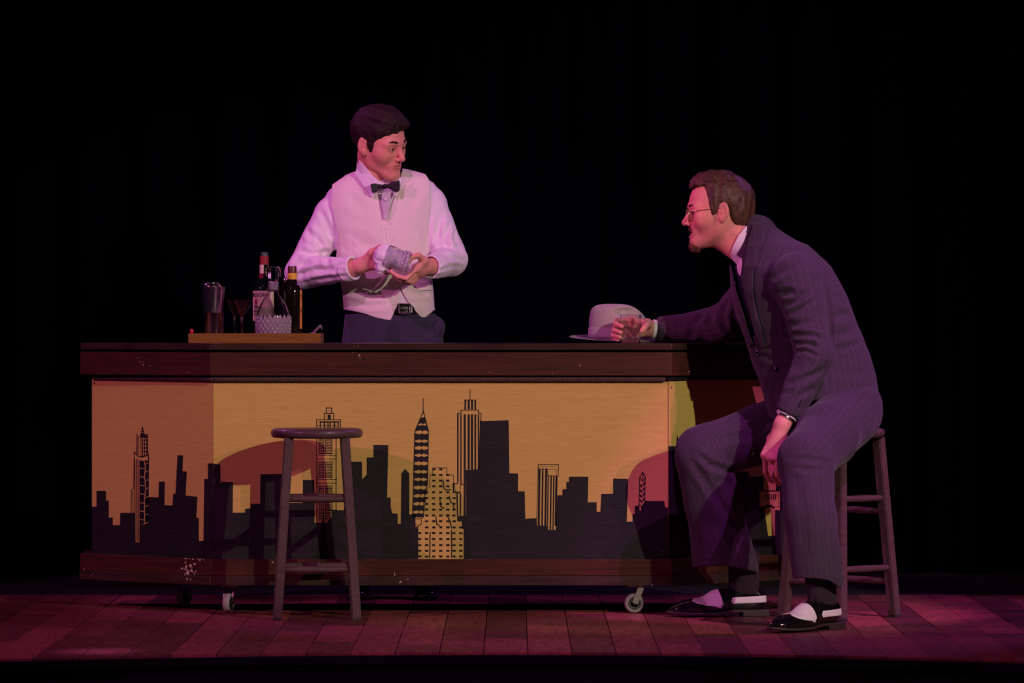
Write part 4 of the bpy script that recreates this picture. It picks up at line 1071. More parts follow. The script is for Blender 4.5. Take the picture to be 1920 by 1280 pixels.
# collar: a standing band with two turned-down wings
nk = [w3(704, 372, .96), w3(703, 290, .925)]
def b_collar(p, pg, off=.0):
    s_ = rc(p, nk[0], nk[1], .070, .062); sh_ = np.maximum(s_-.004-off, -(s_+.000-off)); return np.maximum(sh_, np.maximum(ppoly(p, pg), p[:, 1]-1.0))
band = [(668, 318), (674, 300), (700, 330), (719, 347), (738, 345), (750, 334), (756, 330), (757, 352), (735, 362), (700, 362), (672, 345)]
v, q = nets(lambda p: b_collar(p, band), w3(655, 380, .8), w3(765, 290, 1.05), .0022); collar = mesh_obj('collar', [(v, q)], M_white, bman)
back = lambda p: np.maximum(np.maximum(rc(p, nk[0], nk[1], .070, .062)-.004, -rc(p, nk[0], nk[1], .070, .062)), np.maximum(np.maximum(p[:, 2]-Z(303, .95), Z(345, .95)-p[:, 2]), .95-p[:, 1]))
v, q = nets(back, w3(640, 380, .8), w3(775, 290, 1.06), .003); mesh_obj('collar_back', [(v, q)], M_white, collar)
def wing(pts, name='collar_wing'):
    b = NB(); vs = [b.verts.new(W(*p)) for p in pts]; f = b.faces.new(vs); bmesh.ops.triangulate(b, faces=[f]); bmesh.ops.subdivide_edges(b, edges=b.edges, cuts=2, use_grid_fill=True)
    bmesh.ops.solidify(b, geom=b.faces, thickness=.003); return obj(name, b, M_white, collar, smooth=40)
wing([(672, 303, .915), (666, 326, .905), (681, 348, .872), (697, 369, .852), (709, 359, .845), (717, 346, .848), (700, 331, .862), (684, 314, .885)])
wing([(752, 331, .862), (757, 338, .872), (750, 354, .856), (742, 369, .852), (734, 357, .846), (729, 347, .846), (741, 343, .850)])
# button placket of the shirt above the vest
b = NB(); pk = [(716, 358, .849), (733, 358, .847), (731, 385, .838), (727, 410, .834), (720, 410, .835), (717, 385, .840)]
vs = [b.verts.new(W(*p)) for p in pk]; f = b.faces.new(vs); bmesh.ops.solidify(b, geom=[f], thickness=.004); obj('placket', b, M_white, shirt)
def button(px, py, Y, parent, m, r=.0062, n_=(0, -1, .05)):
    b = NB(); add_lathe(b, [(0,.0026),(r*.45,.0022),(r*.8,.0030),(r,.0016),(r,0)], 18, axisM(W(px, py, Y), n_)); bmesh.ops.recalc_face_normals(b, faces=b.faces); return obj('button', b, m, parent, smooth=60)
button(723, 373, .834, shirt, M_btn, .005)
# vest
vest_poly = [(644, 330), (672, 306), (690, 312), (700, 345), (712, 380), (722.5, 412), (731, 392), (743, 362), (750, 335), (756, 306), (792, 318), (806, 340), (808, 385), (804, 418), (803, 473), (808, 520), (817, 577), (793, 599), (779, 584), (764, 566), (750, 538), (747, 570), (731, 603), (712, 598), (683, 588), (644, 580), (640, 520), (631, 478), (635, 444), (627, 410), (620, 383), (622, 346)]
def vsurf(p):
    s_ = b_torso(p, .007); return smin(s_, rc(p, w3(690, 380, .965), w3(702, 352, .95), .078, .066), .03)
def b_vest(p, off=0, pg=vest_poly):
    s_ = vsurf(p)-off; front = np.maximum(ppoly(p, pg), p[:, 1]-.98)
    back = np.maximum(np.maximum(ppoly(p, [(650, 345), (690, 330), (745, 330), (800, 340), (812, 370), (804, 420), (803, 473), (818, 582), (644, 582), (640, 520), (631, 478), (635, 444), (618, 380)]), .97-p[:, 1]), -1)
    return np.maximum(smax(s_, -(s_+.011), .002), np.minimum(front, back))
vest_f = folds([([(722.5, 411), (720, 425), (720.5, 440), (724, 456), (735, 500), (750, 538)], 1.7, .0035), ([(644, 500), (670, 470), (700, 455)], 9, .005), ([(640, 470), (665, 455)], 8, .005), ([(650, 440), (680, 452), (712, 470)], 10, .004),
   ([(660, 505), (690, 490), (700, 480)], 7, .004), ([(806, 480), (790, 440), (775, 420)], 9, .004), ([(800, 500), (780, 470), (770, 440)], 7, .003), ([(652, 365), (672, 385), (690, 400)], 9, .003), ([(790, 350), (775, 372), (768, 390)], 8, .004),
   ([(646, 545), (690, 552), (740, 550)], 5, .003), ([(648, 566), (690, 574), (735, 572)], 5, .002), ([(812, 545), (790, 552), (765, 548)], 5, .003), ([(735, 575), (746, 572)], 2, .002)])
v, q = nets(b_vest, (X(590, .9), .80, Z(610, .96)), (X(830, .9), 1.10, Z(310, .95)), .0034)
vest = mesh_obj('vest', [(v, q)], M_vest, bman, disp=add_disp(vest_f, lumps(.0028, .06, 12)))
for pg in ([(677, 530), (704, 531), (705, 545), (690, 545.5), (677, 543)], [(781, 526), (808, 529), (811, 544), (786, 545)]):
    v, q = nets(lambda p, pg=pg: b_vest(p, .0035, pg), w3(665, 555, .80), w3(820, 515, .92), .0022); mesh_obj('pocket_flap', [(v, q)], M_vest, vest)
for px, py in ((731.5, 418.5), (735, 449), (741, 476)):
    Yb = min(y for y in [t for t in np.linspace(.80, .95, 151) if vsurf(w3(px, py, t)[None])[0] < 0][:1]); button(px, py, Yb-.001, vest, M_btn, .0058)
# bow tie
b1 = lambda p: np.minimum(np.minimum(smin(rc(p, w3(719, 349, .836), w3(701, 353, .836), .0095, .0165, 1.0), rc(p, w3(701, 347, .836), w3(701, 356, .836), .012, .013), .01),
     smin(rc(p, w3(724, 348.5, .836), w3(743, 348, .836), .0095, .0165), rc(p, w3(744, 343, .836), w3(744, 352, .836), .012, .013), .01)), 1)
def bow(p):
    x, y = pxy(p); pgs = poly2(x, y, [(695, 345), (703, 343.5), (717, 346.5), (725, 345.5), (740, 339.5), (749, 338), (750, 348), (749, 358), (741, 357.5), (726, 352.5), (718, 354), (706, 359), (698, 361), (695.5, 353)])*(D0+.84)/F
    d = np.maximum(pgs-.001, np.abs(p[:, 1]-.838+.10*np.abs(p[:, 0]-X(721.5, .84))*0) - (.006 + .10*np.abs(p[:, 0]-X(721.5, .84))))
    kn = ell(p, w3(721.5, 349.5, .832), (.0085, .009, .0095)); return smin(smax(d, d, .004), kn, .002)
v, q = nets(bow, w3(688, 366, .80), w3(756, 332, .87), .0018); mesh_obj('bow_tie', [(v, q)], M_bow, bman, disp=folds([([(708, 346), (719, 350)], 1.6, .002), ([(708, 355), (719, 350.5)], 1.6, .002), ([(737, 342), (724, 349)], 1.6, .002), ([(737, 355), (724, 350.5)], 1.6, .002)]), smooth_it=1)
# trousers, belt
hip_rows = [(566, 650, 808, .965, .112), (585, 648, 814, .965, .113), (604, 644, 827, .965, .118), (640, 640, 832, .965, .122), (690, 643, 828, .965, .118), (715, 650, 820, .965, .11)]
def b_trous(p):
    d = loft(p, prow(hip_rows), 2.4)
    for sx in (-1, 1): d = smin(d, chain(p, [w3(735+47*sx, 690, .965), w3(735+54*sx, 880, .96), (X(735+57*sx, .98), .98, .07)], [.092, .080, .085]), .02)
    d = smin(d, ell(p, w3(822, 612, .93), (.022, .03, .03)), .02)
    return smax(d, .045-p[:, 2], .003)
v, q = nets(b_trous, (X(610, .9), .80, .03), (X(860, .9), 1.12, Z(560, .96)), .006)
tr = mesh_obj('trousers', [(v, q)], M_navy, bman, disp=add_disp(folds([([(757, 588), (760, 610), (766, 645)], 2.2, .003), ([(700, 600), (690, 645)], 4, .003), ([(790, 606), (806, 630)], 5, .004), ([(812, 600), (818, 640)], 4, .003)]), lumps(.003, .06, 3)))
def belt(p):
    s_ = loft(p, prow(hip_rows), 2.4)-.0030-.0095*np.clip((.045-np.abs(p[:, 0]-X(758, .84)))/.015, 0, 1)*(p[:, 1] < .95); return np.maximum(np.maximum(s_, -(s_+.0045)), np.abs(p[:, 2]-Z(578, .86))-.0175)
v, q = nets(belt, (X(630, .9), .82, Z(592, .86)), (X(830, .9), 1.12, Z(564, .86)), .0032); blt = mesh_obj('belt', [(v, q)], M_belt, bman)
b = NB(); yb_ = .832
for p0, p1 in (((748, 569.5), (748.5, 587)), ((748.5, 587), (770, 587.5)), ((770, 587.5), (770, 570)), ((770, 570), (748, 569.5))): add_tube(b, [W(*p0, yb_), W(*p1, yb_)], .0024, 8)
add_tube(b, [W(749, 578.5, yb_-.002), W(766, 579, yb_-.002)], .0016, 6); obj('buckle', b, M_steel, blt, smooth=60)
shoe(bman, (X(677, 1.02), 1.03, 0), (X(668, .75), .73, 0), .30, False); shoe(bman, (X(793, 1.02), 1.03, 0), (X(802, .75), .73, 0), .30, False)

# the glass he is wiping and the cloth inside it
ga, gb = w3(726, 481, .668), w3(768, 494, .662); gd = (gb-ga)/np.linalg.norm(gb-ga); gl = np.linalg.norm(gb-ga); 
Mg = axisM(gb, -gd); 
b = NB(); r = .040; prof = [(0,0),(r*.86,0),(r*.95,.004),(r,.015),(r*1.02,.045),(r*1.06,gl),(r*1.03,gl+.0015),(r*1.0,gl),(r*.95,.045),(r*.9,.016),(0,.013)]
add_lathe(b, prof, 40, Mg); bmesh.ops.recalc_face_normals(b, faces=b.faces)
gw = obj('whiskey_glass', b, M_crystal, smooth=40); tag(gw, 'cut-crystal whiskey glass held and wiped by the man behind the bar', 'glass')
b = NB(); n = 18
for j in range(2):
    z = .010+.011*j
    for i in range(n):
        a = 2*math.pi*(i+.5*(j%2))/n; da = math.pi/n; rr3 = r*(1.0+.02*j/4)
        P_ = lambda aa, rr4, zz: b.verts.new(Mg @ Vector((rr4*math.cos(aa), rr4*math.sin(aa), zz)))
        c4 = [P_(a-da, rr3, z), P_(a, rr3, z-.0055), P_(a+da, rr3, z), P_(a, rr3, z+.0055)]; t0 = P_(a, rr3+.0022, z)
        for k in range(4): b.faces.new((c4[k], c4[(k+1)%4], t0))
obj('cut_facets', b, M_facet, gw)['kind'] = 'stuff'
def cloth(p):
    q = (p-ga) @ gd; ax = p-ga-q[:, None]*gd
    d = rc(p, ga-gd*.012, ga+gd*(gl*.62), .034, .032)
    d = smin(d, ell(p, w3(715, 494, .664), (.019, .014, .034)), .012); d = smin(d, ell(p, w3(722, 470, .662), (.016, .012, .022)), .01)
    d = smin(d, rc(p, w3(707, 487, .668), w3(712, 508, .668), .010, .012), .01)
    return d + .0045*vnoise(p/.014, 21) + .002*vnoise(p/.006, 22)
v, q = nets(cloth, w3(690, 525, .61), w3(775, 455, .72), .0022); tag(mesh_obj('bar_cloth', [(v, q)], M_white), 'white wiping cloth stuffed into the crystal whiskey glass', 'cloth')
# ------------------------------------------------------------------ the seated man
sman = empty('person', (X(1540, -.5), -.5, 0))
tag(sman, 'bearded man in grey pinstripe suit and glasses leaning on the bar', 'person')
YC = -.17
HS = head_frame(1347, 400, YC, -87, 2, 0); os_ = {'w': .98, 'open': .009, 'eye': .0040, 'skin': (.76, .30, .24), 'beard': 1, 'brow': .024}
srows = [(424, 1408, 1440, -.16, .062), (440, 1398, 1474, -.16, .105), (462, 1386, 1516, -.17, .160), (500, 1374, 1556, -.18, .190), (550, 1376, 1588, -.19, .195), (600, 1386, 1606, -.20, .185), (650, 1402, 1624, -.21, .172), (700, 1418, 1640, -.22, .175), (750, 1434, 1648, -.23, .185), (800, 1448, 1650, -.25, .19)]
def s_torso(p, off=0): return loft(p, prow(srows), 2.1) - off
nshL, nelb, ncuf, nwri = w3(1494, 528, -.39), w3(1528, 664, -.46), w3(1481, 768, -.49), w3(1467, 794, -.50)     # near arm
fsh, felb, fcuf, fwri = w3(1440, 522, .00), w3(1352, 606, .14), w3(1236, 618, .20), w3(1219, 616, .195)     # far arm
nhip, nknee, nank = w3(1590, 778, -.30), w3(1510, 862, -.70), w3(1534, 1090, -.86)
fhip, fknee, fank = w3(1560, 776, -.12), w3(1316, 850, -.24), w3(1380, 1075, -.18)
neckb = w3(1416, 462, -.165)
def s_body(p):
    d = s_torso(p, -.022)
    d = smin(d, rc(p, neckb, w3(1370, 430, YC), .062, .056), .03)
    d = smin(d, chain(p, [nshL, nelb, ncuf], [.05, .042, .030]), .02); d = smin(d, chain(p, [fsh, felb, fcuf], [.05, .038, .026]), .02)
    d = np.maximum(d, Z(725, -.2)-p[:, 2]); d = smin(d, chain(p, [nhip, nknee, w3(1540, 1090, -.84)], [.075, .055, .024]), .03); d = smin(d, chain(p, [fhip, fknee, w3(1394, 1066, -.16)], [.08, .058, .024]), .03)
    return d
def s_head(p):
    q = to_local(p, HS); d = head_core(q, os_)
    d = smin(d, rc(p, w3(1412, 468, YC), to_world((0, -.024, -.038), HS), .058, .053), .03)
    return smin(d, rc(p, w3(1392, 470, YC), to_world((0, .018, -.070), HS), .038, .032), .04)
fs_far = [[w3(1184, 600, .183), w3(1157, 600, .165), w3(1155, 607, .112), w3(1166, 612, .077)],
          [w3(1184, 611, .186), w3(1154, 611, .165), w3(1151, 619, .108), w3(1164, 623, .073)],
          [w3(1184, 622, .186), w3(1152, 620, .165), w3(1149, 629, .110), w3(1162, 632, .074)],
          [w3(1186, 630, .184), w3(1155, 627, .165), w3(1151, 635, .118), w3(1158, 637, .085)]]
th_far = [w3(1214, 606, .155), w3(1211, 610, .115), w3(1208, 615, .088), w3(1204, 620, .076)]
fs_near = [[w3(1434, 853, -.500), w3(1435, 884, -.485), w3(1442, 898, -.462), w3(1449, 903, -.447)],
           [w3(1444, 858, -.515), w3(1447, 890, -.503), w3(1455, 903, -.482), w3(1461, 907, -.468)],
           [w3(1454, 858, -.515), w3(1458, 887, -.508), w3(1464, 900, -.490), w3(1468, 906, -.478)],
           [w3(1463, 853, -.510), w3(1467, 878, -.505), w3(1470, 889, -.492), w3(1472, 896, -.482)]]
th_near = [w3(1447, 822, -.475), w3(1438, 842, -.445), w3(1440, 860, -.432), w3(1446, 874, -.428)]
def hs1(p): return hand_sdf(p, fwri, fs_far, th_far, [fcuf, fcuf*.6+felb*.4], wr=.026)
def hs2(p): return hand_sdf(p, nwri, fs_near, th_near, [ncuf, ncuf*.6+nelb*.4], wr=.029, pr_=.0125)
ps = [nets(s_body, (X(1200, 0), -1.0, .08), (X(1680, 0), .28, Z(420, 0)), .013)]
c_ = HS[0]; ps.append(nets(s_head, c_-V3((.15, .13, .17)), c_+V3((.17, .13, .15)), .0021))
for f, w_, fl in ((hs1, [fwri, fcuf], fs_far+[th_far]), (hs2, [nwri, ncuf], fs_near+[th_near])):
    lo_, hi_ = bounds(w_+[j for k in fl for j in k], .035); ps.append(nets(f, lo_, hi_, .0022))
def s_col(v):
    q = to_local(v, HS); c = head_col(q, os_); far = (np.abs(q) > .16).any(1); c[far] = (.76, .33, .26); return c
body_s = mesh_obj('body', ps, M_skin, sman, col=s_col)
eyes_and_brows(HS, body_s, M_hairbr, os_, look=(-.1, 1, .0))
def s_hair(p):
    q = to_local(p, HS); a = np.abs(q[:, 0])
    d = ell(q, (0, -.012, .048), (.081, .108, .090)); d = smin(d, ell(q, (.006, .016, .103), (.060, .066, .038)), .03)
    d = smin(d, ell(q, (0, -.060, .0), (.066, .058, .080)), .03); d = smin(d, ell(q, (0, .026, .014), (.0720, .064, .088)), .02)
    d = smin(d, ell(q, (.01, .064, .100), (.046, .022, .020)), .02)
    cut = poly2(q[:, 1], q[:, 2], [(.108, .078), (.14, .11), (.12, .20), (-.16, .20), (-.16, -.075), (-.088, -.082), (-.052, -.062), (-.036, -.030), (-.031, .012), (-.018, .029), (.001, .028), (.007, .008), (.010, -.022), (.024, -.024), (.031, .012), (.040, .028), (.045, .060), (.048, .094), (.080, .090)])
    d = smax(d, cut, .006)
    # the parting, on his left
    st = vnoise(np.stack([q[:, 0]/.012, q[:, 1]/.009, q[:, 2]/.030], 1), 4)*.0020 + vnoise(np.stack([q[:, 0]/.02, q[:, 1]/.02, q[:, 2]/.05], 1), 9)*.003
    d = d + st; zp = .106 - 1.6*(q[:, 1]-.0)**2
    return np.maximum(d, -np.maximum(np.maximum(np.abs(q[:, 2]-zp-.002)-.0022, -(d+.0045)), np.maximum(np.abs(q[:, 1]-.0)-.052, q[:, 0]+.01)))
v, q = nets(s_hair, c_-.16, c_+.19, .0028); mesh_obj('hair', [(v, q)], M_hairbr, sman)
def s_beard(p):
    q = to_local(p, HS); m = np.stack([np.abs(q[:, 0]), q[:, 1], q[:, 2]], 1)
    d = ell(q, (0, .082, -.106), (.021, .021, .022)); d = smin(d, rc(q, (0, .079, -.106), (0, .074, -.118), .014, .008), .01)
    d = smin(d, rc(m, (.010, .086, -.102), (.026, .070, -.097), .010, .005), .01)
    mo = chain(m, [to for to in [(0, .0985, -.0478), (.012, .0955, -.0490), (.024, .0850, -.0570), (.027, .081, -.070), (.024, .080, -.085)]], [.0040, .0042, .0036, .0026, .003], .003)
    return smin(d, mo, .004) + .0013*vnoise(q/np.array([.004, .004, .009]), 6)
v, q = nets(s_beard, c_-.16, c_+V3((.16, .16, .02)), .0021); mesh_obj('beard', [(v, q)], M_beard, sman)
# spectacles
gl_ = None; b = NB()
def HW(x, y, z): return Vector(to_world((x, y, z), HS))
for s in (-1, 1):
    c = HW(.032*s, .103, .000); ring = [c + (HW(math.cos(t)*.0215, 0, math.sin(t)*.0200)-HW(0, 0, 0)) for t in np.linspace(0, 2*math.pi, 33)]
    add_tube(b, ring, .0011, 6, cap=False)
    add_tube(b, [HW(.0535*s, .103, .008), HW(.0600*s, .100, .010), HW(.070*s, .060, .012), HW(.0785*s, .0, .016), HW(.079*s, -.018, .006), HW(.078*s, -.026, -.008)], .0011, 6)
add_tube(b, [HW(-.011, .104, .004), HW(-.004, .108, .008), HW(.004, .108, .008), HW(.011, .104, .004)], .0011, 6)
gl_ = obj('eyeglasses', b, M_wire, sman, smooth=60)
for s in (-1, 1):
    b = NB(); vs = [b.verts.new(HW(.032*s+math.cos(t)*.021, .103, math.sin(t)*.0195)) for t in np.linspace(0, 2*math.pi, 25)[:-1]]; f = b.faces.new(vs)
    bmesh.ops.solidify(b, geom=b.faces, thickness=.0012); obj('lens', b, M_glass, gl_)
# shirt: collar, front and the two cuffs
snk = [w3(1424, 478, YC), w3(1372, 432, YC)]
def s_collar(p, side):
    s_ = rc(p, snk[0], snk[1], .071, .064); sh_ = np.maximum(s_-.004, -(s_+.001))
    pg = [(1412, 416), (1398, 424), (1384, 442), (1374, 462), (1368, 481), (1376, 499), (1386, 515), (1391, 500), (1398, 478), (1412, 440)]
    return np.maximum(sh_, np.maximum(ppoly(p, pg), (p[:, 1]-YC)*side))
v, q = nets(lambda p: s_collar(p, 1), w3(1355, 525, -.27), w3(1425, 405, -.16), .0024); sc = mesh_obj('shirt_collar', [(v, q)], M_white, sman)
v, q = nets(lambda p: s_collar(p, -1), w3(1355, 525, -.18), w3(1425, 405, -.07), .0024); mesh_obj('collar_wing', [(v, q)], M_white, sc)
# jacket
opening = [(1372, 472), (1392, 484), (1389, 516), (1397, 551), (1409, 590), (1416, 626), (1408, 634), (1396, 604), (1384, 566), (1372, 530), (1367, 500)]
def jsurf(p):
    d = s_torso(p)
    d = smin(d, rc(p, w3(1432, 470, YC), w3(1416, 445, YC), .088, .074), .04)
    na = chain(p, [nshL, nelb, ncuf], [.078, .060, .046], .02); na = smin(na, sph(p, w3(1488, 520, -.36), .082), .04)
    fa = chain(p, [fsh, felb, fcuf], [.076, .056, .041], .03)
    d = smin(d, fa, .03)
    return d, na
def s_jacket(p):
    d, na = jsurf(p)
    hem = [(1340, 400), (1700, 400), (1700, 760), (1649, 758), (1600, 749), (1545, 746), (1505, 756), (1470, 776), (1452, 786), (1440, 778), (1300, 700)]
    neckcut = [(1300, 380), (1412, 380), (1424, 410), (1412, 420), (1400, 450), (1396, 488), (1389, 516), (1377, 500), (1366, 478), (1330, 470)]
    d = np.maximum(d, np.where(p[:, 0] > X(1365, 0), ppoly(p, hem), -1))
    cut = np.maximum(-(rc(p, neckb, w3(1370, 430, YC), .074, .066)), -1)
    d = np.maximum(d, cut)
    d = np.maximum(d, -np.maximum(-(s_torso(p)+.020), ppoly(p, opening)) if False else -np.maximum(np.maximum(ppoly(p, opening), -(s_torso(p)+.022)), p[:, 1]-(YC+.06)))
    # hollow skirt
    inner = s_torso(p, -.012); d = np.maximum(d, -np.maximum(inner, p[:, 2]-Z(730, -.2)))
    # near sleeve with an open cuff
    ax = (nwri-ncuf)/np.linalg.norm(nwri-ncuf); t = (p-ncuf) @ ax; r = np.linalg.norm(p-ncuf-t[:, None]*ax, axis=1)
    na = np.maximum(na, np.where(r < .12, t-.022, -1)); na = np.maximum(na, -np.maximum(np.maximum(r-.038, -(t+.02)), t-.08))
    d = smin(d, na, .005)
    ax2 = (fwri-fcuf)/np.linalg.norm(fwri-fcuf); t2 = (p-fcuf) @ ax2; r2 = np.linalg.norm(p-fcuf-t2[:, None]*ax2, axis=1)
    d = np.maximum(d, np.where(r2 < .12, t2-.008, -1)); d = np.maximum(d, -np.maximum(np.maximum(r2-.0355, -(t2+.02)), t2-.06))
    return np.maximum(d, ZT+.001-p[:, 2] if False else np.where((p[:, 1] > -.01) & (p[:, 0] < X(1420, 0)), ZT+.0015-p[:, 2], -1))
jf = folds([([(1440, 531), (1452, 519), (1470, 505), (1492, 494)], 7, .010), ([(1460, 555), (1474, 548), (1496, 548)], 6, .009), ([(1468, 575), (1480, 570), (1500, 560), (1520, 540)], 6, .009), ([(1476, 588), (1488, 584), (1510, 574), (1530, 560)], 5, .007),
   ([(1472, 634), (1496, 628), (1530, 630), (1545, 640)], 5, .009), ([(1482, 646), (1510, 642), (1540, 652)], 5, .008), ([(1488, 660), (1510, 656), (1535, 668)], 4, .005), ([(1475, 612), (1500, 606), (1528, 600)], 5, .006),
   ([(1470, 726), (1500, 712), (1530, 700), (1548, 684)], 5, .007), ([(1482, 748), (1510, 736), (1540, 722)], 5, .005), ([(1470, 742), (1490, 728)], 5, .006), ([(1545, 520), (1552, 560), (1556, 600), (1558, 650)], 5, .009),
   ([(1556, 600), (1580, 588), (1606, 592)], 7, .007), ([(1560, 630), (1590, 624), (1612, 605), (1618, 590)], 7, .007), ([(1562, 660), (1600, 648), (1622, 630)], 6, .004), ([(1538, 506), (1556, 498), (1566, 490)], 4, .003), ([(1436, 700), (1470, 690), (1500, 684)], 6, .004),
   ([(1404, 670), (1430, 668), (1470, 678)], 5, .004), ([(1560, 545), (1580, 560), (1596, 580)], 8, .004), ([(1566, 690), (1590, 700), (1630, 702)], 8, .003), ([(1340, 580), (1330, 605), (1350, 625)], 6, .006), ([(1370, 560), (1352, 590), (1362, 620)], 6, .006), ([(1290, 600), (1300, 622), (1290, 636)], 6, .004),
   ([(1320, 590), (1300, 610)], 5, .004), ([(1384, 550), (1376, 590), (1384, 625)], 6, .006), ([(1250, 606), (1262, 622)], 5, .003)])
v, q = nets(s_jacket, (X(1225, .2), -.60, Z(795, -.5)), (X(1680, 0), .30, Z(405, 0)), .0048)
arms_s = [(nshL, nelb), (nelb, ncuf), (fsh, felb), (felb, fcuf)]
def s_stripe(v):
    u = np.arctan2(v[:, 0]-X(1510, -.2), -(v[:, 1]+.2))*.19; best = np.abs(s_torso(v))*1.0+.012
    for a, b_ in arms_s:
        ax = (b_-a)/np.linalg.norm(b_-a); e1 = np.cross(ax, [0, 1, 0.01]); e1 /= np.linalg.norm(e1); e2 = np.cross(ax, e1)
        t = np.clip((v-a) @ ax, 0, np.linalg.norm(b_-a)); w = v-a-t[:, None]*ax; r = np.linalg.norm(w, axis=1); dd = np.abs(r-.058)
        m = dd < best; best = np.where(m, dd, best); u = np.where(m, np.arctan2(w @ e1, w @ e2)*.062, u)
    return u
jk = mesh_obj('suit_jacket', [(v, q)], M_suit, sman, disp=add_disp(jf, lumps(.004, .07, 31), lumps(.0015, .025, 33)), stripe=s_stripe)
def shellpoly(pg, off, thick, name, m, parent, lo_, hi_, res=.0028, ymax=.05, surf=None, stripe=None, disp=None):
    def f(p):
        s_ = (surf(p) if surf else smin(s_torso(p), rc(p, w3(1432, 470, YC), w3(1416, 445, YC), .088, .074), .04))-off
        return smax(smax(s_, -(s_+thick), .001), np.maximum(ppoly(p, pg), p[:, 1]-ymax), .003)
    v, q = nets(f, lo_, hi_, res); return mesh_obj(name, [(v, q)], m, parent, stripe=stripe, disp=disp)
st0 = lambda v: v[:, 0]*.8
nearlap = [(1411, 420), (1424, 418), (1442, 431), (1432, 452), (1421, 474), (1424, 480), (1411, 510), (1411, 545), (1418, 585), (1428, 620), (1437, 652), (1428, 652), (1416, 628), (1406, 590), (1395, 551), (1388, 516), (1395, 488), (1401, 455)]
lo_, hi_ = w3(1350, 670, -.42), w3(1450, 408, -.05)
jd = lambda v, n: lumps(.004, .07, 31)(v, n)
shellpoly(nearlap, .0115, .016, 'lapel', M_suit, jk, lo_, hi_, ymax=-.16, stripe=st0, disp=jd)
farlap = [(1364, 478), (1371, 500), (1380, 540), (1392, 580), (1404, 620), (1412, 645), (1404, 650), (1394, 625), (1380, 590), (1368, 550), (1360, 515), (1359, 490)]
shellpoly(farlap, .0100, .018, 'lapel', M_suit, jk, w3(1340, 670, -.42), w3(1430, 460, .05), ymax=.05, stripe=st0)
# shirt front and tie inside the opening
shellpoly([(1366, 470), (1396, 478), (1396, 540), (1420, 640), (1400, 640), (1366, 520)], -.014, .012, 'shirt_front', M_white, sc, lo_-.02, hi_, ymax=0)
shellpoly([(1368, 486), (1382, 512), (1391, 522), (1397, 552), (1414, 632), (1404, 634), (1384, 580), (1368, 525)], -.007, .010, 'necktie', M_tie, sman, lo_-.02, hi_, ymax=-.08)
def jb(px, py, r, m=M_ink):
    for t in np.linspace(-.60, 0, 301):
        d, na = jsurf(w3(px, py, t)[None])
        if min(d[0], na[0]) < 0: break
    n_ = (-.45, -1, .1); return button(px, py, t-.002, jk, M_belt, r, n_)
jb(1419, 657, .0085); jb(1453, 690, .0085); jb(1420, 664, .0065)
for k in range(2): jb(1500-2*k, 752+7*k, .0055)
# cuffs and watch
def cuff(wri, cuf, r, t0, t1, name='shirt_cuff', th=.0025, m=M_white, parent=None):
    ax = (wri-cuf)/np.linalg.norm(wri-cuf)
    b = NB(); L2 = t1-t0; add_lathe(b, [(r, 0), (r, L2), (r-th, L2), (r-th, 0)], 36, axisM(cuf+ax*t0, ax), 0, True); bmesh.ops.recalc_face_normals(b, faces=b.faces); return obj(name, b, m, parent or sman, smooth=40)
cuff(nwri, ncuf, .0365, -.01, .027); cuff(fwri, fcuf, .0325, -.015, .024)
w_ = cuff(nwri, ncuf, .0335, .026, .033, 'wristwatch', .002, M_steel)
# trousers: two legs and the seat
def s_trous(p):
    n_ = chain(p, [nhip, w3(1552, 816, -.50), nknee, w3(1520, 970, -.78), nank], [.108, .102, .088, .080, .080], .02)
    f_ = chain(p, [fhip, w3(1430, 812, -.18), fknee, w3(1338, 950, -.215), w3(1360, 1066, -.18)], [.115, .098, .087, .092, .108], .02, 0.86)
    n_in = chain(p, [w3(1520, 970, -.78), nank], [.062, .062]); f_in = chain(p, [w3(1338, 950, -.215), w3(1360, 1066, -.18)], [.076, .092], 0, .86)
    n_ = smax(n_, ppoly(p, [(1380, 700), (1700, 700), (1700, 980), (1584, 1118), (1572, 1100), (1555, 1089), (1530, 1084), (1482, 1084), (1400, 1000)]), .003)
    f_ = smax(f_, ppoly(p, [(1230, 700), (1700, 700), (1600, 1000), (1426, 1074), (1400, 1067), (1363, 1059), (1296, 1063), (1240, 1000)]), .003)
    n_ = np.maximum(n_, -np.maximum(n_in, p[:, 2]-Z(1000, -.8))); f_ = np.maximum(f_, -np.maximum(f_in, p[:, 2]-Z(1000, -.2)))
    s_ = ell(p, w3(1578, 760, -.22), (.125, .18, .10)); d = smin(smin(n_, s_, .04), smin(f_, s_, .04), .025)
    flat = (.628 - p[:, 2]); st_ = np.sqrt((p[:, 0]-X(1573, -.19))**2 + (p[:, 1]+.19)**2)-.152
    return np.maximum(d, -smax(st_, p[:, 2]-.6275, .004))
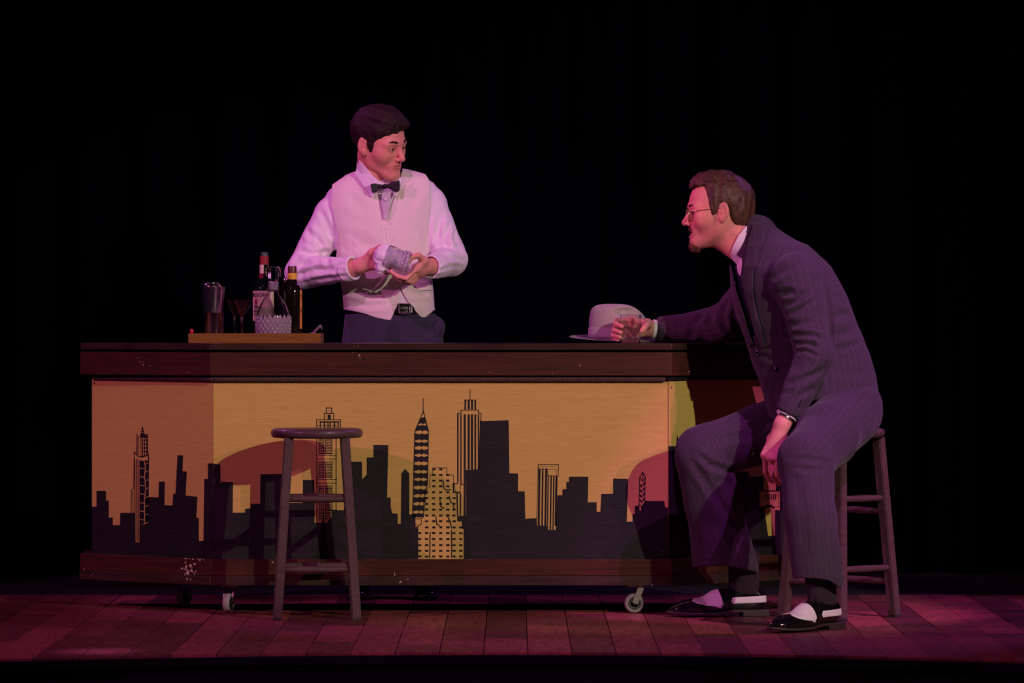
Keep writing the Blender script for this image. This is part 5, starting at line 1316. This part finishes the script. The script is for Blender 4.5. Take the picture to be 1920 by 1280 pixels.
tf = folds([([(1296, 842), (1330, 870), (1370, 885), (1386, 880)], 6, .006), ([(1290, 850), (1316, 890), (1346, 940), (1372, 990)], 7, .006), ([(1340, 900), (1352, 940), (1380, 980), (1410, 1010)], 6, .005), ([(1380, 870), (1368, 880), (1376, 890)], 4, .006),
   ([(1330, 830), (1370, 820), (1420, 816)], 7, .003), ([(1340, 800), (1390, 786), (1430, 770)], 7, .003), ([(1360, 1000), (1392, 1030), (1416, 1050)], 6, .004), ([(1486, 874), (1520, 880), (1556, 878)], 6, .005), ([(1478, 860), (1520, 862), (1570, 870)], 6, .004),
   ([(1500, 800), (1550, 770), (1600, 752)], 7, .003), ([(1495, 900), (1505, 960), (1510, 1040)], 9, .003), ([(1545, 900), (1548, 960), (1552, 1040)], 8, .003), ([(1298, 1052), (1360, 1048), (1420, 1062)], 2, .0015), ([(1470, 830), (1500, 815), (1540, 820)], 8, .003)])
v, q = nets(s_trous, (X(1235, 0), -1.0, Z(1120, -.86)), (X(1690, 0), .05, Z(690, 0)), .0052)
legs_s = [(nhip, nknee, .095), (nknee, nank, .08), (fhip, fknee, .095), (fknee, fank, .095)]
def t_stripe(v):
    u = np.zeros(len(v)); best = np.full(len(v), 9.)
    for a, b_, R_ in legs_s:
        ax = (b_-a)/np.linalg.norm(b_-a); e1 = np.cross(ax, [0, 1, 0.02]); e1 /= np.linalg.norm(e1); e2 = np.cross(ax, e1)
        t = np.clip((v-a) @ ax, 0, np.linalg.norm(b_-a)); w = v-a-t[:, None]*ax; dd = np.abs(np.linalg.norm(w, axis=1)-R_)
        m = dd < best; best = np.where(m, dd, best); u = np.where(m, np.arctan2(w @ e1, w @ e2)*.09, u)
    return u
mesh_obj('suit_trousers', [(v, q)], M_suit, sman, disp=add_disp(tf, lumps(.004, .08, 41), lumps(.0012, .03, 42)), stripe=t_stripe)
# socks and two-tone shoes
hf, tf_ = Vector((X(1440, -.15), -.13, 0)), Vector((X(1252, -.15), -.17, 0))
hn, tn = Vector((X(1574, -.80), -.78, 0)), Vector((X(1437, -1.02), -1.02, 0))
for h_, t_2, an in ((hf, tf_, w3(1394, 1050, -.16)), (hn, tn, w3(1538, 1070, -.84))):
    d = (t_2-h_).normalized(); p0 = V3(h_+d*.062+Vector((0, 0, .07))); p1 = V3(h_+d*.105+Vector((0, 0, .07)))
    f = lambda p: smin(rc(p, p0, an, .036, .046), rc(p, p1, an, .028, .044), .03)
    lo_, hi_ = bounds([p0, p1, an], .06); v, q = nets(f, lo_, hi_, .005); mesh_obj('sock', [(v, q)], M_sock, sman)
shoe(sman, hf, tf_, .335); shoe(sman, hn, tn, .325)
